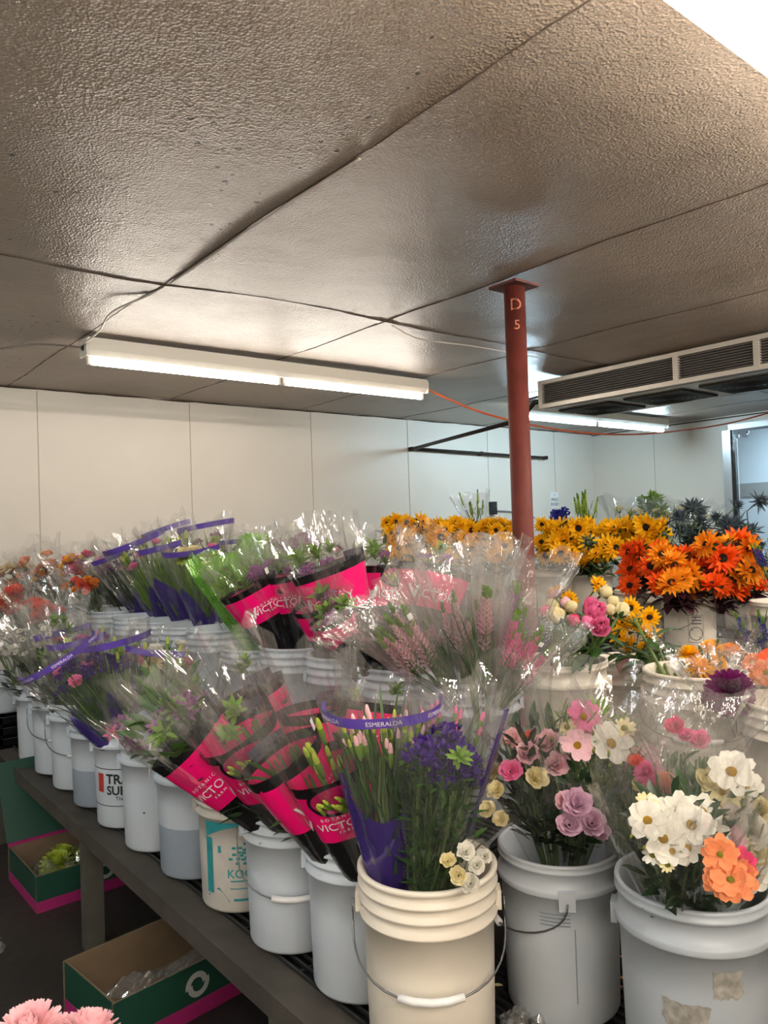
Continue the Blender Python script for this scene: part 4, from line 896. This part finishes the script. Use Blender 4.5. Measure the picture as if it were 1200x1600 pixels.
for i, (b, t, R, bl_, lb) in enumerate([
        ((188, 1165, 2.95), (88, 1020, 2.85), .15, [('statice', 'purple', 5, .08), ('ruffle', 'pink', 3, .06)], 'purple-strip bouquet leaning far left over the lettered bucket'),
        ((205, 1150, 3.0), (172, 985, 2.95), .15, [('statice', 'purple', 6, .09), ('ruffle', 'hotpink', 3, .06), ('lily_bud', 'lime', 8, .08)], 'purple-strip bouquet with deep purple statice above the lettered bucket'),
        ((245, 1150, 2.9), (262, 985, 2.9), .16, [('mum', 'hotpink', 3, .085), ('mum', 'cream', 2, .09), ('lily_bud', 'lime', 10, .09), ('ruffle', 'white', 3, .07)], 'purple-strip bouquet with pink and cream chrysanthemums'),
        ((158, 1130, 3.25), (120, 975, 3.2), .14, [('ruffle', 'pink', 4, .07), ('statice', 'lilac', 3, .08), ('lily_bud', 'lime', 8, .08)], 'purple-strip bouquet with pink roses second in the low left run'),
        ((128, 1120, 3.5), (95, 970, 3.5), .14, [('ruffle', 'pink', 4, .06), ('lily_bud', 'lime', 8, .08)], 'purple-strip bouquet just right of the small white daisies')]):
    bouquet(lb, b, t, R, bl_, 'purple', leaf=('grass', LEAF_L if i % 2 else LEAF), nl=170, seed=62+i, lettering=i == 0, lh=.58)
for i, (b, t, bl_, lb, cu) in enumerate([
        ((75, 1100, 3.55), (28, 955, 3.5), [('daisy', 'white', 14, .035)], 'small white daisy bouquet in the second bucket from the far end', 0),
        ((108, 1115, 3.4), (70, 945, 3.35), [('daisy', 'white', 6, .035), ('green', 'lime', 4, .08)], 'dark leafy bouquet with few white daisies in the third bucket', 0),
        ((42, 1090, 3.85), (-15, 960, 3.8), [('daisy', 'white', 14, .035), ('cluster', 'white', 3, .07)], 'small white daisy bouquet at the far end touching the left edge', 0),
        ((100, 1040, 4.1), (50, 905, 4.1), [('ruffle', 'coral', 12, .075)], 'red coral carnation bouquet in the far left group', 1),
        ((40, 1030, 4.3), (0, 900, 4.2), [('ruffle', 'coral', 7, .075), ('ruffle', 'peach', 5, .07)], 'coral and peach carnation bouquet at the left edge', 1),
        ((150, 960, 4.7), (105, 855, 4.7), [('ruffle', 'coral', 5, .08), ('ruffle', 'yellow', 2, .06), ('ruffle', 'hotpink', 4, .08)], 'pink-red carnation bouquet with one yellow flower near the wall', 1),
        ((100, 965, 4.9), (50, 850, 4.9), [('ruffle', 'peach', 6, .075), ('ruffle', 'yellow', 2, .06)], 'peach carnation bouquet left of the yellow-topped one', 1),
        ((50, 965, 5.0), (10, 868, 5.0), [('ruffle', 'peach', 7, .075), ('cluster', 'cream', 3, .09)], 'pale peach carnation bouquet at left edge near the wall', 1),
        ((150, 970, 4.5), (118, 885, 4.4), [('ruffle', 'amber', 3, .05), ('ruffle', 'coral', 2, .05)], 'yellow-green bouquet lying between coral and purple groups', 1)]):
    if cu: bl_ = [(k, c, n+3, s*1.35) for k, c, n, s in bl_]
    bouquet(lb, b, t, .15, bl_, 'clear', leaf=('broad', LEAF_D), nl=50, seed=70+i, vr=(.55, .82), flare=.15, lh=.55)
# ------------------------------------------------------------------ row 2 left: purple sleeves
for i, (b, t, R, bl_, sl, lb) in enumerate([
        ((170, 962, 5.0), (112, 862, 4.9), .15, [('statice', 'lilac', 4, .08)], 'clear', 'dark-stemmed clear bouquet at the far end of the upper left run'),
        ((200, 962, 4.7), (150, 850, 4.6), .15, [('statice', 'lilac', 4, .08), ('ruffle', 'pink', 2, .06)], 'clear', 'dark-stemmed clear bouquet, second of the upper left run'),
        ((232, 965, 4.45), (178, 850, 4.35), .16, [('statice', 'purple', 3, .08), ('ruffle', 'pink', 3, .07)], 'purple', 'purple-strip bouquet, third of the upper left run'),
        ((262, 968, 4.2), (205, 835, 4.1), .17, [('ruffle', 'white', 3, .07), ('ruffle', 'pink', 3, .07), ('lily_bud', 'lime', 8, .1)], 'purple', 'purple-strip bouquet with white and pink roses, upper left run'),
        ((292, 970, 4.0), (252, 828, 3.95), .17, [('ruffle', 'palepink', 4, .07), ('lily_bud', 'lime', 8, .1)], 'purple', 'purple-strip bouquet with white glare on its film, upper left run'),
        ((325, 975, 3.85), (300, 835, 3.75), .17, [('ruffle', 'cream', 4, .08), ('ruffle', 'pink', 3, .07), ('mum', 'lime', 1, .09)], 'purple', 'purple-panel bouquet with white emblem right of the glare'),
        ((300, 940, 4.6), (255, 815, 4.6), .17, [('mum', 'lime', 2, .08), ('statice', 'purple', 3, .09)], 'purple', 'topmost purple-strip bouquet against the wall, left'),
        ((345, 945, 4.4), (318, 812, 4.4), .17, [('mum', 'lime', 2, .09), ('statice', 'lilac', 3, .09)], 'purple', 'topmost purple-strip bouquet against the wall, with lime flowers'),
        ((395, 940, 4.3), (385, 825, 4.3), .17, [('statice', 'purple', 4, .09)], 'purple', 'purple-strip bouquet behind the green printed film'),
        ((440, 935, 4.4), (425, 830, 4.4), .16, [('statice', 'lilac', 5, .09)], 'clear', 'pale lilac bouquet against the wall left of centre')]):
    bouquet(lb, b, t, R, bl_, sl, leaf=('grass', LEAF_D if i < 3 else LEAF_L), nl=150, seed=80+i, lettering=False, lh=.58, flare=.1)
# ------------------------------------------------------------------ peonies
PG = 'loose peonies in the cream bucket'
def loose(name, cat, label, kind, col, p, size, base, group=None, leafm=LEAF, nleaf=4, facew=.6, var=0, leafsz=.09):
    p = Vector(p); base = Vector(base); tocam = (EYE-p).normalized(); d = (tocam*facew+UPZ*(1-facew)*.6+Vector((random.uniform(-.75, .75), random.uniform(-.75, .75), random.uniform(-.35, .6)))).normalized()
    root = empty(name, p); tag(root, label, cat, group)
    h = link({'sunflower': 'petals'}.get(kind, 'bloom'), head(kind, col, var), root); h.matrix_local = orient((0, 0, 0), d, size, random.uniform(0, 6))
    if kind == 'sunflower':
        k = link('seed_disk', _disk(), root); k.matrix_local = orient((0, 0, 0), d, size)
    b = base-p; pts = [(-d*size*.1), (-d*size*.9+b*.08), b*.45+Vector((0, 0, -.01)), b]
    mb = MB(); mb.tube(pts, [.004, .0045, .005, .005], 5); mb.build('stem', STEM if leafm is not LEAF_P else LEAF_P, root)
    if nleaf:
        mb = MB(); rr = random
        for i in range(nleaf):
            t = rr.uniform(.12, .6); q = pts[1].lerp(b, t*.7); sub = MB(); petal(sub, rr.uniform(0, 6.28), rr.uniform(-20, 45), leafsz*rr.uniform(.7, 1.3), leafsz*.5, 0, 0, -40, .1, 'point', 0, rr, 4); bb = len(mb.v)
            for v in sub.v: mb.vert((v[0]+q.x, v[1]+q.y, v[2]+q.z))
            for f_ in sub.f: mb.face([bb+j for j in f_])
        mb.build('leaves', leafm, root)
    return root
_dk = []
def _disk():
    if not _dk:
        mb = MB(); mb.ell((0, 0, .012), .135, .135, .05, 16, 6); _dk.append(mb.mesh('seed_disk', C_DARK))
    return _dk[0]
pb = Vector((1.98, 1.57, ZU+.2))
for i, (k, c, px, py, dep, s, lb) in enumerate([
        ('peony', 'pink', 924, 955, 2.30, .085, 'open pink peony, largest bloom at the top of the bunch'), ('peony', 'pink', 938, 980, 2.22, .062, 'round pink peony low right beside the sunflower bundle'), ('peony_bud', 'pink', 917, 972, 2.26, .045, 'pink peony bud between the two open blooms'),
        ('peony_bud', 'hotpink', 851, 955, 2.28, .042, 'deep pink peony bud at the left of the bunch'), ('peony_bud', 'cream', 868, 960, 2.24, .055, 'cream peony bud beside the left pink bud'), ('peony_bud', 'cream', 862, 945, 2.32, .045, 'cream peony bud above the left pair'),
        ('peony_bud', 'hotpink', 896, 968, 2.26, .04, 'small deep pink peony bud in the middle'), ('peony_bud', 'cream', 893, 948, 2.3, .045, 'cream peony bud left of the open pink bloom'), ('peony_bud', 'cream', 947, 925, 2.4, .05, 'cream peony bud at the top right of the bunch'),
        ('peony_bud', 'cream', 958, 940, 2.36, .045, 'cream peony bud below the topmost one'), ('peony_bud', 'cream', 972, 952, 2.34, .055, 'cream peony bud at far right touching the sunflowers'), ('peony_bud', 'cream', 953, 952, 2.3, .04, 'small cream peony bud in the right trio'),
        ('peony_bud', 'blush', 884, 942, 2.38, .045, 'blush peony bud behind the middle bud'), ('ruffle', 'blush', 868, 930, 2.44, .05, 'pale pink open flower behind the left buds')]):
    loose('peony', 'peony', lb, k, c, D(px, py, dep), s*1.3, pb+Vector((random.uniform(-.06, .06), random.uniform(-.06, .06), 0)), leafm=LEAF, nleaf=4, facew=.4, leafsz=.08)
# ------------------------------------------------------------------ sunflowers
def sun_field(n, x0, x1, y0, y1, dep, cols, size, base, label, group, leafm=LEAF, jd=.2, rows=4, grow=0):
    per = max(1, n//rows); i = 0
    for r_ in range(rows):
        for c_ in range(per):
            px = x0+(x1-x0)*(c_+.5+.5*(r_ % 2)-.25)/per+random.uniform(-.3, .3)*(x1-x0)/per
            py = y0+(y1-y0)*(r_+.5)/rows+random.uniform(-.3, .3)*(y1-y0)/rows; d = dep+random.uniform(-jd, jd)-r_*.03
            bx = base(px) if callable(base) else base
            loose('sunflower', 'sunflower', label, 'sunflower', random.choice(cols), D(px, py, d), size*random.uniform(.95, 1.3), Vector(bx)+Vector((random.uniform(-.08, .08), random.uniform(-.08, .08), 0)), group, leafm, 9 if leafm is LEAF_P else 5, .62, i % 3, .11); i += 1
def bk(px, py, dep, z): p = D(px, py, dep); return Vector((min(p.x, 6.45), p.y, z+.28))
bl3 = [bk(620, 900, 6.0, ZT), bk(690, 900, 6.0, ZT), bk(760, 900, 6.0, ZT)]
Y = ['yellow']
sun_field(84, 603, 818, 812, 876, 5.85, Y, .145, lambda px: bl3[0 if px < 660 else 1 if px < 730 else 2], 'yellow sunflower packed in the long row left of the red column', 'yellow sunflowers left of the column', rows=5)
sun_field(12, 846, 872, 815, 875, 5.5, Y, .12, bk(868, 900, 5.6, ZT), 'yellow sunflower hard against the right side of the red column', 'yellow sunflowers right of the column', rows=5)
sun_field(18, 868, 928, 815, 872, 5.35, Y, .15, bk(925, 900, 5.5, ZT), 'yellow sunflower in the bunch second right of the column', 'yellow sunflowers second right of the column', rows=4)
sun_field(6, 892, 945, 855, 885, 5.15, Y, .125, bk(925, 900, 5.5, ZT), 'yellow sunflower hanging over the lip of the ring-lipped bucket', 'yellow sunflowers over the bucket lip', rows=1)
sun_field(18, 945, 1042, 815, 860, 5.2, Y, .16, bk(1000, 900, 5.55, ZT), 'yellow sunflower heading the bunch above the orange ones', 'yellow sunflowers above the orange ones', rows=3)
bs = bsign.location+Vector((0, 0, .28))
sun_field(14, 1030, 1098, 862, 920, 4.1, ['amber', 'orange', 'amber', 'orange'], .15, bs, 'orange-gold sunflower above the warning-print bucket', 'orange-gold sunflowers above the warning print', LEAF_P, rows=3)
sun_field(7, 975, 1040, 850, 905, 4.3, ['orange'], .15, bk(1000, 1000, 4.75, ZU), 'fiery orange sunflower left of the warning-print bucket', 'orange sunflowers left', LEAF_P, rows=2)
loose('sunflower', 'sunflower', 'single orange sunflower drooping lowest on the left', 'sunflower', 'orange', D(984, 915, 4.2), .15, bk(1000, 1000, 4.75, ZU), leafm=LEAF_P, var=1)
sun_field(20, 1100, 1185, 845, 925, 4.2, ['orange', 'orange', 'amber'], .155, bk(1172, 1000, 4.75, ZU), 'fiery orange sunflower right of the warning-print bucket', 'orange sunflowers right', LEAF_P, rows=4)
sb = Vector((2.42, 1.60, ZU+.26))
for i, (px, py, lb) in enumerate([(999, 981, 'wide open yellow sunflower facing out, centre of the small bundle'), (985, 950, 'yellow sunflower at the top of the small bundle'), (1015, 965, 'yellow sunflower at the right of the small bundle'), (972, 975, 'yellow sunflower at the left of the small bundle'),
                                  (985, 1008, 'yellow sunflower below the wide open one'), (1005, 1012, 'yellow sunflower low in the small bundle, half turned'), (965, 995, 'yellow sunflower low left behind the peonies'), (1018, 990, 'yellow sunflower turned away at right')]):
    loose('sunflower', 'sunflower', lb, 'sunflower', 'yellow', D(px, py, 2.6+.02*i), .085, G(1045, 1050, 1.1)+Vector((.01*i, 0, -.05)), leafm=LEAF, var=i % 3)
for i, (px, py, lb) in enumerate([(872, 928, 'yellow sunflower above the left peonies'), (888, 938, 'yellow sunflower behind the middle peonies'), (935, 915, 'yellow sunflower at the top right of the peonies')]):
    loose('sunflower', 'sunflower', lb, 'sunflower', 'yellow', D(px, py, 2.75), .085, pb, leafm=LEAF, var=i % 3)
# thistles and greens at the rear
TG = 'dark thistle stems by the doorway'
for i in range(34):
    px = random.uniform(1045, 1200); py = random.uniform(785, 875)+(1120-px)*.12; loose('thistle', 'thistle', 'grey-blue spiky thistle in the dark mass before the doorway', 'thistle', 'blue', D(px, py, random.uniform(5.3, 6.0)), .19, bk(1080 if px < 1115 else 1150, 900, 6.2, ZT), TG, THIS, 3, .3, i % 3, .14)
for i, (b, t, bl_, lf, sl, lb) in enumerate([
        ((915, 840, 6.6), (915, 780, 6.5), [('spike', 'lime', 12, .16)], ('grass', LEAF_L), None, 'pale green flower bunch right of the price sign'),
        ((880, 845, 6.7), (872, 795, 6.6), [('statice', 'blue', 6, .1)], ('fern', LEAF_D), None, 'small blue flower bunch left of the pale green one'),
        ((1020, 840, 6.5), (1015, 772, 6.4), [('green', 'lime', 14, .16)], ('broad', LEAF), None, 'leafy green bunch standing behind the clear sleeves'),
        ((745, 830, 6.3), (735, 772, 6.3), [('spike', 'lime', 7, .12)], ('fern', LEAF_L), 'clear', 'small green bunch in film poking above the long sunflower row')]):
    bouquet(lb, b, t, .16, bl_, sl, leaf=lf, nl=70, seed=100+i, vr=(.6, .95))
for i, (px, dep, lb) in enumerate([(975, 6.2, 'empty-looking clear sleeve bunch left of the leafy greens'), (1040, 5.9, 'tall clear sleeve bunch behind the orange sunflowers'), (1075, 6.0, 'tall clear sleeve bunch left of the thistles')]):
    bouquet(lb, (px, 850, dep), (px+5, 778+i*3, dep), .2, [('cluster', 'cream', 4, .1)], 'clear', leaf=('grass', LEAF_L), nl=30, seed=110+i, flare=.2)
# ------------------------------------------------------------------ floor boxes
CARD = mat('cardboard', srgb(112, 94, 72), .8, var=(12, .15)); GRN = mat('box_green', srgb(14, 62, 48), .55, var=(10, .15)); MAG = mat('box_magenta', srgb(150, 30, 96), .55)
BOXW = mat('box_white_print', srgb(170, 172, 170), .6)
def floor_box(A, Bc, depth, h, label, lid=False, marks=()):
    """A, Bc: floor corners of the long front side (world), depth away from the aisle"""
    A = Vector((A.x, A.y, 0)); Bc = Vector((Bc.x, Bc.y, 0)); u = (Bc-A).normalized(); L = (Bc-A).length; n = Vector((-u.y, u.x, 0))
    root = empty('flower_box', (A+Bc)/2+n*depth/2); tag(root, label, 'cardboard box'); rz = math.atan2(u.y, u.x); root.rotation_euler = (0, 0, rz)
    t = .006
    for nm, c, d in (('front_wall', (0, -depth/2, h/2), (L, t, h)), ('back_wall', (0, depth/2, h/2), (L, t, h)), ('end_wall', (-L/2+t, 0, h/2), (t, depth-t*2, h)), ('end_wall', (L/2-t, 0, h/2), (t, depth-t*2, h)), ('bottom', (0, 0, .004), (L, depth, t))):
        mb = MB(); mb.box(c, d)
        me = mb.build(nm, [CARD, GRN], root, False)
        if nm != 'bottom':
            ax = 1 if 'end' not in nm else 0; s = -1 if c[ax] < 0 else 1
            mb = MB(); q = list(c); q[ax] += s*(t/2+.001); dd = list(d); dd[ax] = .002; mb.box(q, dd); mb.build('outer_print', GRN, me, False)
            mb = MB(); q[2] = h*.16; q[ax] += s*.0015; dd[2] = h*.3; mb.box(q, dd); mb.build('stripe', MAG, me, False)
            if nm == 'front_wall':
                fm = lambda x, y: (x, -depth/2-t/2-.0045, y); mb = MB(); cx = -L*.22
                for tn in range(2):
                    for k in range(30):
                        a = k*.22; rr_ = h*(.10+.10*(k/30)); b = len(mb.v)
                        for (aa, r_) in ((a, rr_), (a+.22, rr_+.002), (a+.22, rr_+.012), (a, rr_+.010)): mb.vert(fm(cx+tn*L*.0+r_*math.cos(aa+tn*3), h*.62+r_*math.sin(aa+tn*3)*1.0))
                        mb.face((b, b+1, b+2, b+3))
                for mx in marks:
                    for q_ in ((-.012, -.02, .012, -.012), (-.003, -.012, .003, .02), (-.009, .004, .009, .012)): patch(mb, mx[1]*L+q_[0], h*.62+q_[1], mx[1]*L+q_[2], h*.62+q_[3], fm, 0, 1, 1)
                mb.build('emblem', BOXW, me, False)
    if lid:
        for s, ang in ((1, 62),):
            mb = MB(); a = R_(ang); mb.box((0, depth/2+.012+.19*math.cos(a), h+.19*math.sin(a)), (L, .38, t), rot=Matrix.Rotation(a, 3, 'X')); mb.build('lid_flap', GRN, root, False)
            mb = MB(); mb.box((0, depth/2+.002, h+.006), (L, .012, .012)); mb.build('lid_edge', MAG, root, False)
    return root
A1 = G(57, 1428, 0); B1 = A1+Vector((1.02, .02, 0)); floor_box(A1, B1, .42, .15, 'open green and magenta flower box on floor with lid folded back and wrapped lime flowers', True)
A2 = G(178, 1660, 0); B2 = A2+Vector((1.0, -.0+.12, 0)); floor_box(A2, B2, .34, .17, 'open green flower box on floor under the bench with crumpled film inside', False, [('t', .12), ('Y', .2), ('S', .28)])
def crumple(name, c, size, label, cat='plastic film', seed=1, m=FILM, flat=.35, n=26):
    rr = random.Random(seed); mb = MB(); c = Vector(c); root_rows = []
    for j in range(n+1):
        row = []
        for i in range(n+1):
            x = (i/n-.5)*2; y = (j/n-.5)*2; e = 1-max(abs(x), abs(y))
            z = abs(math.sin(x*3.1+seed)*math.cos(y*2.7+seed*2))*.5*min(1, e*3)+rr.uniform(0, .35)*min(1, e*4+.15)
            row.append(mb.vert((x*size[0]*(1+.12*math.sin(5*y+seed)), y*size[1]*(1+.12*math.sin(4*x)), z*size[2])))
        root_rows.append(row)
    for j in range(n):
        for i in range(n):
            a, b, c2, d = root_rows[j][i], root_rows[j][i+1], root_rows[j+1][i+1], root_rows[j+1][i]
            mb.face((a, b, c2)); mb.face((a, c2, d))
    o = mb.build(name, m, smooth=False); o.location = c; return tag(o, label, cat)
FILM_H = film_mat('thick_clear_film', haze=.22, dens=1.8)
cA = (A1+B1)/2; 
for k in range(5):
    p = A1+Vector((.14+.17*k, .2+.03*(k % 2), 0)); b_ = empty('bouquet', (p.x, p.y, .03)); tag(b_, 'wrapped lime flower posy lying in the lidded floor box', 'bouquet', 'lime posies in the floor box')
    h = link('chrysanthemum_flower', head('mum', 'lime', k % 3), b_); h.matrix_local = orient((0, 0, .075), (0, -.3, 1), .17)
    h = link('chrysanthemum_flower', head('mum', 'lime', (k+1) % 3), b_); h.matrix_local = orient((.05, .09, .07), (.2, -.1, 1), .15)
    h = link('sleeve', crumple('sleeve', (0, 0, 0), (.085, .13, .10), None, None, k, FILM_H, n=14).data, b_); bpy.data.objects.remove([o for o in COL.objects if o.data == h.data and o.parent is None][0]); h.location = (0, 0, .03)
cc = (A2+B2)/2; 
o = crumple('film_heap', (cc.x-.12, cc.y+.16, .02), (.28, .11, .08), 'crumpled clear film heap inside the nearer floor box', seed=4, m=FILM_H); o = crumple('film_heap', (cc.x+.32, cc.y+.19, .02), (.12, .11, .16), 'smaller shiny film wad at the right inside the nearer floor box', seed=9, m=FILM_H)
_fs = G(850, 1580, ZL); crumple('film_sheet', (_fs.x, _fs.y, ZL+.002), (.10, .05, .04), 'crumpled clear film sheet on the black shelf before the middle bucket', seed=12, m=FILM_H)
# cardboard + dark crates beyond the far end of the aisle
p = G(70, 1258, .06); mb = MB(); mb.box((0, 0, .05), (.7, .5, .1), rz=.1); o = mb.build('cardboard_sheet', mat('brown_card', srgb(96, 66, 44), .85, var=(10, .2)), smooth=False); o.location = (p.x-.15, p.y+.3, 0); tag(o, 'flat brown cardboard lying beyond the green lid', 'cardboard')
def crate(x, y, z, label):
    root = tag(empty('plastic_crate', (x, y, z)), label, 'crate'); w_, d_, h_ = .5, .4, .28
    for sx, sy, dx, dy in ((0, -d_/2, w_, .012), (0, d_/2, w_, .012), (-w_/2, 0, .012, d_), (w_/2, 0, .012, d_)):
        mb = MB()
        for k in range(5): mb.box((sx, sy, .02+k*.06), (dx, dy, .035))
        for k in range(6):
            q = (k/5-.5)*.96; mb.box((sx+(q*w_ if dx > dy else 0), sy+(q*d_ if dy > dx else 0), h_/2), (.02 if dx > dy else .012, .02 if dy > dx else .012, h_))
        mb.build('side', BLACK, root, False)
    mb = MB(); mb.box((0, 0, .01), (w_, d_, .01)); mb.build('bottom', BLACK, root, False)
q0 = G(5, 1130, .7); 
_cx, _cy = D(2, 1130, 4.45).xy
crate(_cx, _cy, 0, 'black slatted crate standing at the bottom of the stack past the low bench'); crate(_cx, _cy, .285, 'black slatted crate on top of another past the low bench')
bucket(_cx, _cy, .57, 'white bucket half in view at the left edge on black crates', 'rib', .2, .15, B_COOL)
# loose petals on the wire shelf: uncountable litter
mb = MB(); rr = random.Random(5)
for k in range(150):
    x = rr.uniform(1.02, 1.68); y = rr.uniform(.25, 1.34); sub = MB(); petal(sub, rr.uniform(0, 6.28), rr.uniform(-5, 25), rr.uniform(.012, .026), .014, 0, 0, 20, .2, 'round', rr.choice((0, 0, 1, 2)), rr, 2); b = len(mb.v)
    for v in sub.v: mb.vert((v[0]+x, v[1]+y, v[2]+ZL+.003))
    for f_, m_ in zip(sub.f, sub.m): mb.face([b+i for i in f_], m_)
tag(mb.build('fallen_petals', [PM['cream'], PM['peach'], PM['white']]), 'scattered fallen petals on the black wire shelf', 'petals', kind='stuff')
o = tag(link('fallen_petal', head('ruffle', 'amber', 0)), 'single golden fallen petal between the middle and right buckets', 'petal')
p = G(962, 1518, ZL+.015); mb = MB(); petal(mb, 1.2, 20, .03, .022, 0, 0, 30, .25, 'round', 0, rr, 4); o.data = mb.mesh('fallen_petal', PM['amber']); o.location = p
# pink chrysanthemums at the lower left corner
x_, y_ = D(95, 1600, .95).xy; zc_ = .25
crate(x_, y_, 0, 'black slatted crate under the bucket of pink chrysanthemums'); pbk = bucket(x_, y_, .285, 'white bucket under the pink chrysanthemums at lower left', 'ring', .37, .14, B_COOL)
for i, (px, py, s, lb) in enumerate([(45, 1612, .085, 'pale pink chrysanthemum at the bottom left corner'), (140, 1612, .08, 'pale pink chrysanthemum right of the corner one'), (92, 1640, .08, 'pale pink chrysanthemum low between the other two')]):
    loose('chrysanthemum', 'chrysanthemum', lb, 'mum', 'blush', D(px, py, .93), s*1.15, (x_, y_, .4), leafm=LEAF, nleaf=4, facew=.3, leafsz=.05, var=i)
# plastic wrap corner on the left edge
crumple('film_scrap', G(-25, 1485, .35), (.05, .05, .03), 'scrap of clear film poking in at the left edge', seed=3, m=FILM_H, n=10)
